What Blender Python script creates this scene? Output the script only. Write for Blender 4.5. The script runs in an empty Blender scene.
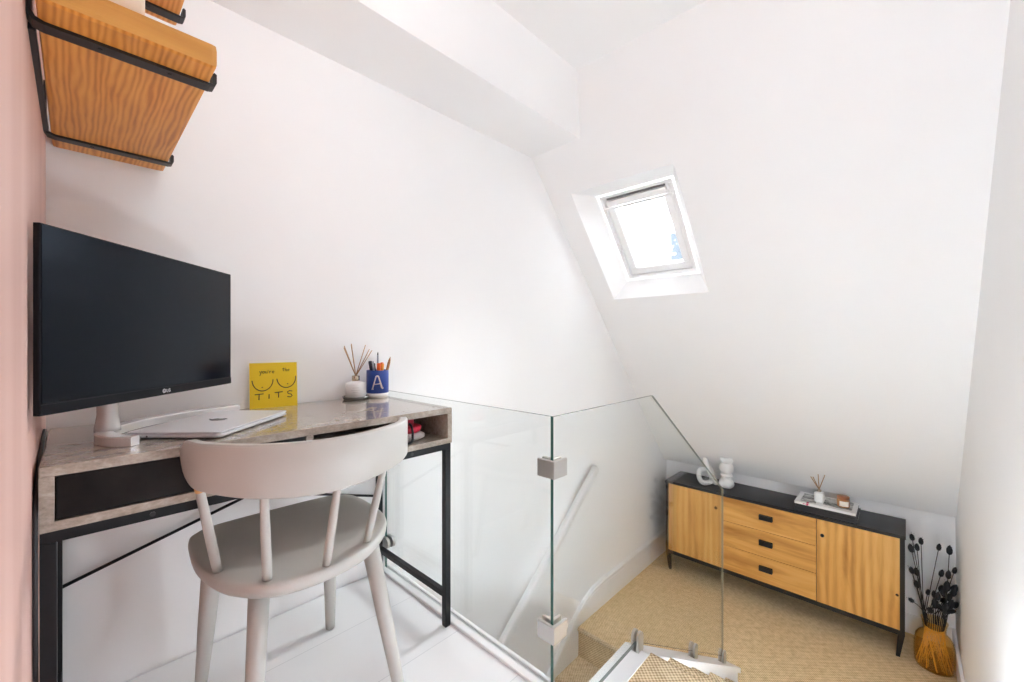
import bpy, bmesh, math, random
from mathutils import Vector, Matrix
random.seed(7)
sc = bpy.context.scene
COL = sc.collection
PI = math.pi

# ------------------------------------------------------------------ materials
def mat(name, color, rough=0.5, metal=0.0, coat=0.0, spec=0.5):
    m = bpy.data.materials.new(name); m.use_nodes = True
    b = m.node_tree.nodes['Principled BSDF']
    b.inputs['Base Color'].default_value = (*color, 1)
    b.inputs['Roughness'].default_value = rough
    b.inputs['Metallic'].default_value = metal
    b.inputs['Coat Weight'].default_value = coat
    b.inputs['Coat Roughness'].default_value = 0.08
    b.inputs['Specular IOR Level'].default_value = spec
    return m

def srgb(r, g, b):
    f = lambda v: (v/255/12.92) if v/255 <= 0.04045 else ((v/255+0.055)/1.055)**2.4
    return (f(r), f(g), f(b))

class NT:
    def __init__(s, m):
        s.t = m.node_tree; s.b = s.t.nodes['Principled BSDF']
    def n(s, typ, **kw):
        nd = s.t.nodes.new(typ)
        for k, v in kw.items():
            if k in nd.inputs: nd.inputs[k].default_value = v
            else: setattr(nd, k, v)
        return nd
    def l(s, a, b): s.t.links.new(a, b)
    def coord(s, scale=(1, 1, 1), rot=(0, 0, 0)):
        tc = s.n('ShaderNodeTexCoord'); mp = s.n('ShaderNodeMapping')
        mp.inputs['Scale'].default_value = scale; mp.inputs['Rotation'].default_value = rot
        s.l(tc.outputs['Object'], mp.inputs['Vector']); return mp.outputs['Vector']
    def ramp(s, fac, stops):
        r = s.n('ShaderNodeValToRGB'); e = r.color_ramp.elements
        while len(e) < len(stops): e.new(0.5)
        for q, (p, c) in zip(e, stops): q.position = p; q.color = (*c, 1)
        s.l(fac, r.inputs['Fac']); return r.outputs['Color']
    def bump(s, h, strength, dist=0.002):
        b = s.n('ShaderNodeBump'); b.inputs['Strength'].default_value = strength; b.inputs['Distance'].default_value = dist
        s.l(h, b.inputs['Height']); s.l(b.outputs['Normal'], s.b.inputs['Normal'])

def paint(name, color, rough=0.6, var=0.03, scale=3.0, bump=0.05):
    m = mat(name, color, rough); t = NT(m)
    nz = t.n('ShaderNodeTexNoise', Scale=scale, Detail=4.0)
    t.l(t.coord(), nz.inputs['Vector'])
    lo = tuple(c*(1-var) for c in color); hi = tuple(min(1, c*(1+var)) for c in color)
    t.l(t.ramp(nz.outputs['Fac'], [(0.3, lo), (0.7, hi)]), t.b.inputs['Base Color'])
    n2 = t.n('ShaderNodeTexNoise', Scale=220.0, Detail=2.0); t.l(t.coord(), n2.inputs['Vector'])
    t.bump(n2.outputs['Fac'], bump, 0.001)
    return m

def wood(name, stops, axis='X', scale=1.0, rough=0.45, dist=3.5, freq=9.0, wave=0.14):
    """long streaks along `axis` plus wavy cathedral grain"""
    m = mat(name, stops[1][1], rough); t = NT(m)
    st = {'X': (0.12, 1, 1), 'Y': (1, 0.12, 1), 'Z': (1, 1, 0.12)}[axis]
    v = t.coord(tuple(scale*q for q in st))
    n1 = t.n('ShaderNodeTexNoise', Scale=freq, Detail=6.0, Roughness=0.6, Distortion=0.5); t.l(v, n1.inputs['Vector'])
    st2 = {'X': (0.16, 1, 1), 'Y': (1, 0.16, 1), 'Z': (1, 1, 0.16)}[axis]
    v2 = t.coord(tuple(scale*q for q in st2))
    w = t.n('ShaderNodeTexWave', wave_type='BANDS', bands_direction={'X': 'Y', 'Y': 'X', 'Z': 'Y'}[axis])
    w.inputs['Scale'].default_value = freq*0.7; w.inputs['Distortion'].default_value = dist
    w.inputs['Detail'].default_value = 2.0; w.inputs['Detail Scale'].default_value = 0.9
    t.l(v2, w.inputs['Vector'])
    mx = t.n('ShaderNodeMix', data_type='FLOAT'); mx.inputs[0].default_value = wave
    t.l(n1.outputs['Fac'], mx.inputs[2]); t.l(w.outputs['Fac'], mx.inputs[3])
    t.l(t.ramp(mx.outputs[0], stops), t.b.inputs['Base Color'])
    t.bump(mx.outputs[0], 0.08, 0.002)
    return m

def weave(name, c1, c2, scale, rough=0.95):
    m = mat(name, c1, rough, spec=0.1); t = NT(m)
    v = t.coord((scale, scale, scale))
    sep = t.n('ShaderNodeSeparateXYZ'); t.l(v, sep.inputs[0])
    def sin(sock, k):
        a = t.n('ShaderNodeMath', operation='MULTIPLY'); t.l(sock, a.inputs[0]); a.inputs[1].default_value = k
        b = t.n('ShaderNodeMath', operation='SINE'); t.l(a.outputs[0], b.inputs[0]); return b.outputs[0]
    sz = t.n('ShaderNodeMath', operation='ADD'); t.l(sep.outputs[0], sz.inputs[0]); t.l(sep.outputs[2], sz.inputs[1])
    a = sin(sz.outputs[0], 2*PI); b = sin(sep.outputs[1], 2*PI)
    p = t.n('ShaderNodeMath', operation='MULTIPLY'); t.l(a, p.inputs[0]); t.l(b, p.inputs[1])
    mr = t.n('ShaderNodeMapRange'); mr.inputs['From Min'].default_value = -1; t.l(p.outputs[0], mr.inputs['Value'])
    nz = t.n('ShaderNodeTexNoise', Scale=scale*0.55, Detail=5.0, Roughness=0.75); t.l(t.coord(), nz.inputs['Vector'])
    mx = t.n('ShaderNodeMix', data_type='FLOAT'); mx.inputs[0].default_value = 0.55
    t.l(mr.outputs[0], mx.inputs[2]); t.l(nz.outputs['Fac'], mx.inputs[3])
    t.l(t.ramp(mx.outputs[0], [(0.28, c2), (0.68, c1)]), t.b.inputs['Base Color'])
    t.bump(mx.outputs[0], 0.7, 0.004)
    return m

M = {}
WHITE = (0.86, 0.86, 0.865)
M['wall'] = paint('white_wall_paint', (0.915, 0.915, 0.915), 0.75, 0.008)
M['ceiling'] = paint('white_ceiling_paint', (0.915, 0.915, 0.915), 0.8, 0.008)
M['trim'] = paint('white_gloss_trim', (0.88, 0.88, 0.885), 0.3, 0.01, bump=0.01)
M['frame_white'] = mat('white_window_frame', (0.92, 0.92, 0.92), 0.35)
M['grey_gasket'] = mat('grey_gasket', (0.25, 0.25, 0.26), 0.5)

# pink plaster with upright streaks
m = mat('pink_plaster', srgb(222, 178, 163), 0.55); t = NT(m)
n1 = t.n('ShaderNodeTexNoise', Scale=4.0, Detail=3.0); t.l(t.coord((1.6, 1.6, 0.12)), n1.inputs['Vector'])
t.l(t.ramp(n1.outputs['Fac'], [(0.3, srgb(208, 166, 154)), (0.7, srgb(222, 186, 175))]), t.b.inputs['Base Color'])
t.bump(n1.outputs['Fac'], 0.15, 0.004)
M['pink'] = m

# white floor boards, boards run along x
m = mat('white_floor_boards', (0.86, 0.865, 0.88), 0.22, coat=0.2); t = NT(m)
br = t.n('ShaderNodeTexBrick'); br.offset = 0.5
br.inputs['Color1'].default_value = (0.86, 0.865, 0.875, 1); br.inputs['Color2'].default_value = (0.84, 0.845, 0.86, 1)
br.inputs['Mortar'].default_value = (0.66, 0.67, 0.69, 1); br.inputs['Scale'].default_value = 1.0
br.inputs['Mortar Size'].default_value = 0.0012; br.inputs['Brick Width'].default_value = 4.0; br.inputs['Row Height'].default_value = 0.28
t.l(t.coord(), br.inputs['Vector']); t.l(br.outputs['Color'], t.b.inputs['Base Color'])
M['floor'] = m

M['sisal'] = weave('sisal_carpet', srgb(243, 219, 176), srgb(176, 146, 104), 62)
M['sisal_stair'] = weave('sisal_stair_carpet', srgb(244, 224, 190), srgb(170, 142, 106), 62)

# desk: grey-brown stone effect
m = mat('stone_effect', srgb(165, 156, 145), 0.2, coat=0.6); t = NT(m)
n1 = t.n('ShaderNodeTexNoise', Scale=5.0, Detail=8.0, Roughness=0.7, Distortion=0.8); t.l(t.coord((0.9, 1.5, 1.5)), n1.inputs['Vector'])
n2 = t.n('ShaderNodeTexNoise', Scale=60.0, Detail=4.0, Roughness=0.7); t.l(t.coord((0.9, 1.3, 1.3)), n2.inputs['Vector'])
mx_ = t.n('ShaderNodeMix', data_type='FLOAT'); mx_.inputs[0].default_value = 0.4; t.l(n1.outputs['Fac'], mx_.inputs[2]); t.l(n2.outputs['Fac'], mx_.inputs[3])
t.l(t.ramp(mx_.outputs[0], [(0.32, srgb(112, 101, 90)), (0.5, srgb(158, 147, 135)), (0.68, srgb(196, 186, 173))]), t.b.inputs['Base Color'])
M['stone'] = m
m = mat('dark_drawer_panel', srgb(38, 34, 31), 0.38, coat=0.25); t = NT(m)
n1 = t.n('ShaderNodeTexNoise', Scale=14.0, Detail=5.0); t.l(t.coord(), n1.inputs['Vector'])
t.l(t.ramp(n1.outputs['Fac'], [(0.35, srgb(16, 14, 13)), (0.75, srgb(36, 32, 30))]), t.b.inputs['Base Color'])
m.node_tree.nodes['Principled BSDF'].inputs['Coat Weight'].default_value = 0.0
m.node_tree.nodes['Principled BSDF'].inputs['Specular IOR Level'].default_value = 0.15
M['drawer_dark'] = m
M['black_metal'] = paint('black_steel', srgb(24, 24, 26), 0.4, 0.1, 30)
M['black_metal'].node_tree.nodes['Principled BSDF'].inputs['Specular IOR Level'].default_value = 0.25
M['black_plastic'] = mat('black_plastic', (0.012, 0.012, 0.014), 0.4)
M['bracket'] = paint('blackened_iron', srgb(34, 31, 32), 0.45, 0.2, 25)
M['screen'] = mat('monitor_screen', (0.003, 0.0035, 0.005), 0.17, spec=0.20)
M['screen'].node_tree.nodes['Principled BSDF'].inputs['Specular Tint'].default_value = (0.55, 0.72, 1.0, 1)
M['bezel'] = mat('monitor_bezel', (0.005, 0.0055, 0.008), 0.35, spec=0.15)
M['silver'] = mat('silver_aluminium', (0.80, 0.80, 0.81), 0.28, 0.55)
M['laptop'] = mat('laptop_aluminium', srgb(222, 222, 226), 0.3, 0.2)
M['stand_white'] = mat('silver_white_stand', (0.84, 0.83, 0.83), 0.22, 0.25, coat=0.4)
M['logo_dark'] = mat('dark_mirror_logo', (0.08, 0.08, 0.085), 0.25, 0.6)
M['logo_light'] = mat('pale_logo', (0.75, 0.75, 0.78), 0.4)
M['chair'] = paint('warm_grey_chair_paint', srgb(188, 186, 181), 0.42, 0.025, 8)
M['bare_wood'] = mat('bare_wood_chip', srgb(205, 160, 105), 0.6)
M['steel'] = mat('brushed_steel', srgb(196, 193, 190), 0.28, 1.0)
M['yellow'] = paint('yellow_card', srgb(238, 205, 32), 0.6, 0.02)
M['card_edge'] = mat('card_white_edge', srgb(250, 240, 190), 0.6)
M['ink'] = mat('black_ink', (0.01, 0.01, 0.01), 0.6)
M['ceramic'] = mat('white_ceramic', (0.85, 0.845, 0.83), 0.35)
M['frosted'] = mat('frosted_white_glass', (0.82, 0.82, 0.82), 0.3, coat=0.3)
M['grey_print'] = mat('grey_print', (0.45, 0.45, 0.45), 0.6)
M['reed'] = wood('rattan_reed', [(0.3, srgb(150, 108, 70)), (0.7, srgb(205, 165, 120))], 'Z', 20)
M['brass'] = mat('warm_metal_collar', srgb(205, 190, 168), 0.25, 0.9)
M['dish'] = mat('smoky_dish', srgb(95, 98, 95), 0.12, coat=0.5)
M['blue'] = mat('blue_ceramic', srgb(42, 70, 150), 0.35)
M['letter'] = mat('pale_letter', srgb(228, 216, 214), 0.5)
M['navy'] = mat('navy_plastic', srgb(22, 24, 48), 0.4)
M['orange'] = mat('orange_plastic', srgb(245, 105, 35), 0.4)
M['amber_pen'] = mat('amber_pen', srgb(250, 165, 60), 0.4)
M['pencil_brown'] = mat('tan_pencil', srgb(165, 115, 70), 0.5)
M['pen_grey'] = mat('grey_pen', srgb(150, 155, 165), 0.35)
M['red'] = paint('red_fabric', srgb(205, 45, 68), 0.7, 0.2, 40)
M['red_dark'] = paint('dark_red_fabric', srgb(150, 24, 50), 0.7, 0.2, 40)
M['cloth_white'] = mat('white_cloth', srgb(225, 222, 222), 0.7)
M['cream'] = paint('cream_board', srgb(240, 226, 205), 0.7, 0.03, 6)
M['pine'] = wood('oiled_pine', [(0.25, srgb(184, 110, 38)), (0.5, srgb(218, 146, 62)), (0.8, srgb(234, 168, 86))], 'Y', 3.4, 0.42, 7.0, 13.0, 0.30)
M['pine_end'] = wood('oiled_pine_end', [(0.25, srgb(186, 124, 50)), (0.55, srgb(212, 156, 78)), (0.8, srgb(226, 176, 100))], 'X', 1.6, 0.42, 3.0, 10.0)
OAK = [(0.28, srgb(182, 122, 54)), (0.5, srgb(226, 170, 92)), (0.74, srgb(243, 202, 130))]
M['oak_v'] = wood('oak_upright_grain', OAK, 'Z', 1.2, 0.42, 5.0, 8.0)
M['oak_h'] = wood('oak_level_grain', OAK, 'Y', 1.2, 0.42, 2.5, 9.0)
M['knot'] = mat('dark_wood_knot', srgb(60, 28, 14), 0.6)
M['black_lacquer'] = paint('black_lacquer', srgb(30, 29, 31), 0.35, 0.12, 12)
M['cabinet_back'] = mat('dark_cabinet_inside', srgb(24, 22, 21), 0.6)
M['book_white'] = mat('white_book_cover', (0.82, 0.81, 0.80), 0.4)
M['book_black'] = mat('black_book_cover', (0.02, 0.02, 0.022), 0.45)
M['pages'] = mat('paper_pages', (0.78, 0.75, 0.70), 0.8)
M['magenta'] = mat('magenta_print', srgb(200, 45, 100), 0.5)
m = mat('grey_cover_photo', (0.3, 0.3, 0.29), 0.35); t = NT(m)
n1 = t.n('ShaderNodeTexNoise', Scale=28.0, Detail=5.0); t.l(t.coord(), n1.inputs['Vector'])
t.l(t.ramp(n1.outputs['Fac'], [(0.38, (0.06, 0.065, 0.06)), (0.6, (0.6, 0.6, 0.56))]), t.b.inputs['Base Color'])
M['cover_photo'] = m
M['amber_lid'] = mat('copper_lid', srgb(150, 92, 56), 0.35, 0.3)
M['amber_jar'] = mat('amber_candle_jar', srgb(176, 124, 76), 0.15, coat=0.5)
M['label_cream'] = mat('cream_label', srgb(245, 238, 225), 0.6)
M['dark_plant'] = paint('black_dried_flower', srgb(30, 30, 33), 0.9, 0.3, 80)
M['dark_stem'] = mat('dark_dried_stem', srgb(38, 37, 34), 0.8)
M['straw'] = mat('golden_straw', srgb(250, 205, 100), 0.6)
M['fill_glow'] = mat('fill_diffuser', (0.9, 0.9, 0.9), 0.5)
b = M['fill_glow'].node_tree.nodes['Principled BSDF']
b.inputs['Emission Color'].default_value = (1, 0.97, 0.94, 1); b.inputs['Emission Strength'].default_value = 2.0  # glow used only by the added fill globes
M['door_paint'] = mat('white_door_paint', (0.85, 0.85, 0.85), 0.4)

def glassmat(name, tint, ior=1.5, rough=0.0):
    m = bpy.data.materials.new(name); m.use_nodes = True; nt = m.node_tree
    nt.nodes.clear()
    out = nt.nodes.new('ShaderNodeOutputMaterial'); mix = nt.nodes.new('ShaderNodeMixShader')
    tr = nt.nodes.new('ShaderNodeBsdfTransparent'); tr.inputs['Color'].default_value = (*tint, 1)
    gl = nt.nodes.new('ShaderNodeBsdfGlossy'); gl.inputs['Roughness'].default_value = rough
    fr = nt.nodes.new('ShaderNodeFresnel'); fr.inputs['IOR'].default_value = ior
    # one fresnel for both sides of the pane: use the geometric incidence so no total internal reflection appears
    lw = nt.nodes.new('ShaderNodeLayerWeight'); lw.inputs['Blend'].default_value = 0.5
    p5 = nt.nodes.new('ShaderNodeMath'); p5.operation = 'POWER'; p5.inputs[1].default_value = 5.0
    ml = nt.nodes.new('ShaderNodeMath'); ml.operation = 'MULTIPLY_ADD'; ml.inputs[1].default_value = 0.95; ml.inputs[2].default_value = 0.035
    nt.links.new(lw.outputs['Facing'], p5.inputs[0]); nt.links.new(p5.outputs[0], ml.inputs[0])
    nt.links.new(ml.outputs[0], mix.inputs[0]); nt.links.new(tr.outputs[0], mix.inputs[1]); nt.links.new(gl.outputs[0], mix.inputs[2])
    nt.links.new(mix.outputs[0], out.inputs['Surface'])
    return m
M['glass'] = glassmat('clear_safety_glass', (0.985, 0.995, 0.992))
M['pane'] = glassmat('window_pane_glass', (0.98, 0.99, 0.99))
M['amber_glass'] = glassmat('amber_vase_glass', (0.997, 0.89, 0.66))
M['glass_top'] = mat('grey_glass_edge', srgb(120, 128, 124), 0.2)
M['glass_end'] = mat('pale_glass_edge', srgb(150, 142, 118), 0.2)
M['glass_edge'] = mat('green_glass_edge', srgb(58, 104, 96), 0.15)

# ------------------------------------------------------------------ mesh helpers
def box(bm, lo, hi, bevel=0.0, mi=0):
    v = [bm.verts.new((x, y, z)) for x in (lo[0], hi[0]) for y in (lo[1], hi[1]) for z in (lo[2], hi[2])]
    F = [(0, 1, 3, 2), (4, 6, 7, 5), (0, 4, 5, 1), (2, 3, 7, 6), (0, 2, 6, 4), (1, 5, 7, 3)]
    fs = [bm.faces.new([v[i] for i in f]) for f in F]
    for f in fs: f.material_index = mi
    if bevel > 0:
        es = list({e for f in fs for e in f.edges})
        bmesh.ops.bevel(bm, geom=es, offset=bevel, segments=2, affect='EDGES', profile=0.6)
    return fs

def prism(bm, poly, fn, h0, h1, mi_side=0, mi_cap=0):
    """poly: list of 2d points; fn(a,b,h) -> 3d"""
    a = [bm.verts.new(fn(p[0], p[1], h0)) for p in poly]
    b = [bm.verts.new(fn(p[0], p[1], h1)) for p in poly]
    f = bm.faces.new(a); f.material_index = mi_cap
    f = bm.faces.new(list(reversed(b))); f.material_index = mi_cap
    n = len(poly)
    for i in range(n):
        f = bm.faces.new([a[i], b[i], b[(i+1) % n], a[(i+1) % n]]); f.material_index = mi_side

def frame_at(tan):
    t_ = tan.normalized()
    up = Vector((0, 0, 1)) if abs(t_.z) < 0.95 else Vector((1, 0, 0))
    a = t_.cross(up).normalized(); b_ = a.cross(t_).normalized()
    return a, b_

def tube(bm, pts, rad, seg=12, mi=0, cap=True, squash=None):
    pts = [Vector(p) for p in pts]; n = len(pts)
    if not hasattr(rad, '__len__'): rad = [rad]*n
    rings = []
    pa = None
    for i, p in enumerate(pts):
        tan = (pts[min(i+1, n-1)]-pts[max(i-1, 0)])
        a, b_ = frame_at(tan)
        if pa is not None:
            t_ = tan.normalized(); a = (pa - t_*pa.dot(t_)).normalized(); b_ = a.cross(t_).normalized()
        pa = a
        sx, sy = squash or (1, 1)
        rings.append([bm.verts.new(p + (a*math.cos(2*PI*k/seg)*sx + b_*math.sin(2*PI*k/seg)*sy)*rad[i]) for k in range(seg)])
    for i in range(n-1):
        for k in range(seg):
            f = bm.faces.new([rings[i][k], rings[i][(k+1) % seg], rings[i+1][(k+1) % seg], rings[i+1][k]]); f.material_index = mi; f.smooth = True
    if cap:
        for r, rev in ((rings[0], True), (rings[-1], False)):
            f = bm.faces.new(list(reversed(r)) if rev else r); f.material_index = mi
    return rings

def lathe(bm, prof, c, seg=28, mi=0, smooth=True):
    rings = []
    for r, z in prof:
        if r < 1e-6: rings.append([bm.verts.new((c[0], c[1], c[2]+z))])
        else: rings.append([bm.verts.new((c[0]+r*math.cos(2*PI*k/seg), c[1]+r*math.sin(2*PI*k/seg), c[2]+z)) for k in range(seg)])
    for i in range(len(rings)-1):
        A, B = rings[i], rings[i+1]
        for k in range(seg):
            k2 = (k+1) % seg
            if len(A) == 1 and len(B) == 1: continue
            if len(A) == 1: f = bm.faces.new([A[0], B[k2], B[k]])
            elif len(B) == 1: f = bm.faces.new([A[k], A[k2], B[0]])
            else: f = bm.faces.new([A[k], A[k2], B[k2], B[k]])
            f.material_index = mi; f.smooth = smooth

def catmull(pts, n=6, closed=False):
    P = [Vector(p) for p in pts]; out = []; N = len(P)
    rng = range(N) if closed else range(N-1)
    for i in rng:
        p0 = P[(i-1) % N] if closed or i > 0 else P[0]*2-P[1]
        p1 = P[i]; p2 = P[(i+1) % N]
        p3 = P[(i+2) % N] if closed or i+2 < N else P[-1]*2-P[-2]
        for k in range(n):
            u = k/n
            out.append(0.5*((2*p1)+(p2-p0)*u+(2*p0-5*p1+4*p2-p3)*u*u+(3*p1-p0-3*p2+p3)*u**3))
    if not closed: out.append(P[-1])
    return out

def wloc(o):
    v = Vector((0, 0, 0))
    while o is not None: v += o.location; o = o.parent
    return v

def obj(name, bm, mats, parent=None, loc=None):
    """one mesh object; vertices are given in world coordinates"""
    bmesh.ops.recalc_face_normals(bm, faces=bm.faces)
    me = bpy.data.meshes.new(name)
    o = bpy.data.objects.new(name, me); COL.objects.link(o)
    if parent is not None: o.parent = parent
    if loc is not None: o.location = Vector(loc) - (wloc(parent) if parent else Vector((0, 0, 0)))
    off = wloc(o)
    bmesh.ops.translate(bm, verts=bm.verts, vec=-off)
    bm.to_mesh(me); bm.free()
    for q in (mats if isinstance(mats, (list, tuple)) else [mats]): me.materials.append(q)
    return o

def tag(o, label, cat, group=None):
    o['label'] = label; o['category'] = cat
    if group: o['group'] = group
    return o

def thing(name, label, cat, loc, group=None):
    o = bpy.data.objects.new(name, None); COL.objects.link(o); o.location = loc
    o.empty_display_size = 0.05
    return tag(o, label, cat, group)

def struct(name, bm, mats, parent=None):
    o = obj(name, bm, mats, parent)
    if parent is None: o['kind'] = 'structure'
    return o
NB = bmesh.new

# ------------------------------------------------------------------ dimensions (metres, camera eye at 1.0)
PX = -0.055                 # pink wall
D = 1.667                   # desk wall
YR = -0.237                 # right wall
XK = 3.920                  # knee wall
ZL = -0.990                 # lower landing
GX, GY = 0.944, 0.733       # glass balustrade
ZC = 2.36
ZBOT = -2.35
A0 = Vector((1.9348, 0, 2.1267)); B0 = Vector((3.862, 0, -0.1249))
ST = (B0-A0).normalized(); SN = Vector((-ST.z, 0, ST.x))     # down the slope; outward normal
def SP(s, y, off=0.0): return A0 + ST*s + Vector((0, y, 0)) + SN*off
STOP = (ZC - A0.z)/ST.z     # where the slope meets the flat ceiling
SLEN = (B0-A0).length

# ------------------------------------------------------------------ room shell
bm = NB(); box(bm, (PX-0.1, D, ZBOT), (XK+0.1, D+0.1, 2.75)); struct('wall_back', bm, M['wall'])
bm = NB(); box(bm, (PX-0.1, YR-1.4, 0), (PX, D, 2.75)); struct('wall_left', bm, M['pink'])
# right wall: from the added doorway beside the camera to the knee wall
bm = NB(); box(bm, (0.725, YR-0.1, ZBOT), (XK+0.1, YR, 2.75)); box(bm, (PX, YR-0.1, 2.02), (0.725, YR, 2.75)); struct('wall_right', bm, M['wall'])
bm = NB(); box(bm, (PX+0.003, YR-0.06, 0.006), (0.722, YR-0.02, 2.016), 0.002)
door = struct('added_door', bm, M['door_paint'])  # unseen door added to keep sky light out of the opening
bm = NB(); lathe(bm, [(0, 0), (0.024, 0), (0.024, 0.006), (0.010, 0.008), (0.010, 0.03), (0.024, 0.036), (0.026, 0.05), (0, 0.058)], (0, 0, 0), 20)
bmesh.ops.rotate(bm, verts=bm.verts, matrix=Matrix.Rotation(-PI/2, 3, 'X')); bmesh.ops.translate(bm, verts=bm.verts, vec=(0.66, YR-0.02, 0.98))
obj('door_knob', bm, M['steel'], door)
bm = NB(); box(bm, (XK, YR, ZBOT), (XK+0.1, D, B0.z+0.02)); box(bm, (B0.x+0.002, YR, B0.z), (XK+0.002, D, B0.z+0.02)); struct('wall_knee', bm, M['wall'])

# sloping ceiling with the roof window opening
W_S0, W_S1, W_Y0, W_Y1 = 0.280, 1.092, 0.863, 1.506
F_S0, F_S1, F_Y0, F_Y1, F_OFF = 0.398, 1.022, 0.948, 1.418, 0.135
bm = NB()
TH = 0.30
def quad(bm, ps, mi=0):
    f = bm.faces.new([bm.verts.new(p) for p in ps]); f.material_index = mi; return f
S = [STOP, W_S0, W_S1, SLEN]; Yv = [YR-0.02, W_Y0, W_Y1, D+0.02]
for i in range(3):
    for j in range(3):
        if i == 1 and j == 1: continue
        quad(bm, [SP(S[i], Yv[j]), SP(S[i+1], Yv[j]), SP(S[i+1], Yv[j+1]), SP(S[i], Yv[j+1])])
inn = [(W_S0, W_Y0), (W_S1, W_Y0), (W_S1, W_Y1), (W_S0, W_Y1)]
mid = [(F_S0-0.012, F_Y0-0.012), (F_S1+0.012, F_Y0-0.012), (F_S1+0.012, F_Y1+0.012), (F_S0-0.012, F_Y1+0.012)]
for k in range(4):
    k2 = (k+1) % 4
    quad(bm, [SP(*inn[k]), SP(*inn[k2]), SP(*mid[k2], F_OFF), SP(*mid[k], F_OFF)])
    quad(bm, [SP(*mid[k], F_OFF), SP(*mid[k2], F_OFF), SP(*mid[k2], TH*0.75), SP(*mid[k], TH*0.75)])
Sb = [STOP, F_S0-0.012, F_S1+0.012, SLEN+0.03]; Yb = [YR-0.02, F_Y0-0.012, F_Y1+0.012, D+0.02]
for i in range(3):
    for j in range(3):
        if i == 1 and j == 1: continue
        quad(bm, [SP(Sb[i], Yb[j], TH*0.75), SP(Sb[i], Yb[j+1], TH*0.75), SP(Sb[i+1], Yb[j+1], TH*0.75), SP(Sb[i+1], Yb[j], TH*0.75)])
bmesh.ops.remove_doubles(bm, verts=bm.verts, dist=1e-5)
o = struct('ceiling_slope', bm, M['wall']); o.name = 'ceiling.001'

# flat ceiling, then the raking face and the low boxed soffit along the desk wall
xe = SP(STOP, 0).x
Y1, Y2, ZS = 1.315, 1.195, A0.z
bm = NB()
prism(bm, [(YR-0.1, ZC), (Y2, ZC), (Y1, ZS), (D, ZS), (D, ZC+0.12), (YR-0.1, ZC+0.12)], lambda a, b, h: (h, a, b), PX, A0.x+0.6)
struct('ceiling', bm, M['ceiling'])

# upper floor (white boards), with the step of the stair opening cut out
bm = NB()
prism(bm, [(PX, YR-0.1), (0.957, YR-0.1), (0.957, D-0.008), (PX, D-0.008)], lambda a, b, h: (a, b, h), -0.22, 0.0)
struct('floor', bm, M['floor'])
# threshold trim bead and lip along the opening
bm = NB(); box(bm, (0.912, 0.70, 0.0), (0.937, D-0.004, 0.011), 0.004); box(bm, (0.951, 0.70, 0.0), (0.961, D-0.004, 0.008), 0.002)
box(bm, (0.957, 0.782, -0.26), (0.967, D, 0.004), 0.002)
struct('trim_1', bm, M['trim'])
# landing
bm = NB(); box(bm, (2.41, YR, ZL-0.2), (XK, D, ZL)); struct('floor_landing', bm, M['sisal']).name = 'floor.001'
# nosing roll of the landing + lower flight towards the camera
bm = NB()
tube(bm, [(2.412, 0.782, ZL-0.014), (2.412, D-0.002, ZL-0.014)], 0.0145, 14)
for j in range(1, 6):
    z = ZL-0.2*j; x1 = 2.41-0.256*(j-1); x0 = x1-0.256
    box(bm, (x0, 0.782, z-0.4), (x1, D-0.002, z))
    tube(bm, [(x0, 0.782, z-0.014), (x0, D-0.002, z-0.014)], 0.0145, 14)
struct('floor_lower_stairs', bm, M['sisal_stair']).name = 'floor.002'
# upper flight from the landing to the camera's floor
bm = NB()
nx = [1.470, 1.645, 1.881, 2.120, 2.360, 2.600]; nz = [-0.1635, -0.278, -0.450, -0.612, -0.780, -0.99]
box(bm, (0.958, YR, -0.6), (nx[0], 0.687, nz[0]))
for k in range(1, 6):
    box(bm, (nx[k-1], YR, ZL-0.05), (nx[k], 0.687, max(nz[k], ZL+0.002)))
for k in range(0, 6):
    tube(bm, [(nx[k]+0.004, YR, max(nz[k], ZL+0.002)-0.013), (nx[k]+0.004, 0.688, max(nz[k], ZL+0.002)-0.013)], 0.0135, 14)
struct('floor_upper_stairs', bm, M['sisal_stair']).name = 'floor.003'
# stair string / cap that carries the glass
def capz(x): return -0.16 if x < 1.46 else -0.16-0.615*(x-1.46)
XE = 2.62
bm = NB()
top = [(0.957, -0.18), (1.45, -0.18), (XE, capz(XE)-0.02)]
prism(bm, top + [(XE, ZL-0.0), (2.41, ZL), (2.41, ZBOT), (0.957, ZBOT)], lambda a, b, h: (a, h, b), 0.697, 0.772)
# overhanging cap board
prism(bm, [(0.957, -0.16), (1.46, -0.16), (XE+0.02, capz(XE+0.02)), (XE+0.02, capz(XE+0.02)-0.03), (1.455, -0.19), (0.957, -0.19)], lambda a, b, h: (a, h, b), 0.687, 0.782)
struct('trim_2', bm, M['trim'])
# the small end post of the string
# skirting on the desk wall: level along the landing, then raking down the lower flight
bm = NB()
sk_top = [(XK, -0.79), (2.72, -0.79), (2.60, -0.80), (2.48, -0.84), (2.36, -0.91), (2.25, -1.0), (2.145, -1.085), (1.0, -1.98)]
sk_bot = [(1.0, -2.3), (2.40, -1.25), (2.42, ZL), (XK, ZL)]
prism(bm, sk_top+sk_bot, lambda a, b, h: (a, h, b), D-0.018, D)
mould = [(x, D-0.022, z-0.012) for x, z in sk_top]
tube(bm, mould, 0.009, 8)
tube(bm, [(x, D-0.018, z-0.045) for x, z in sk_top], 0.004, 6)
struct('baseboard_back', bm, M['trim'])
bm = NB(); box(bm, (2.9, YR, ZL), (XK, YR+0.016, ZL+0.13), 0.004); struct('baseboard_right', bm, M['trim'])
bm = NB(); box(bm, (XK-0.014, YR, ZL), (XK, D-0.018, ZL+0.13), 0.004); struct('baseboard_knee', bm, M['trim'])
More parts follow.
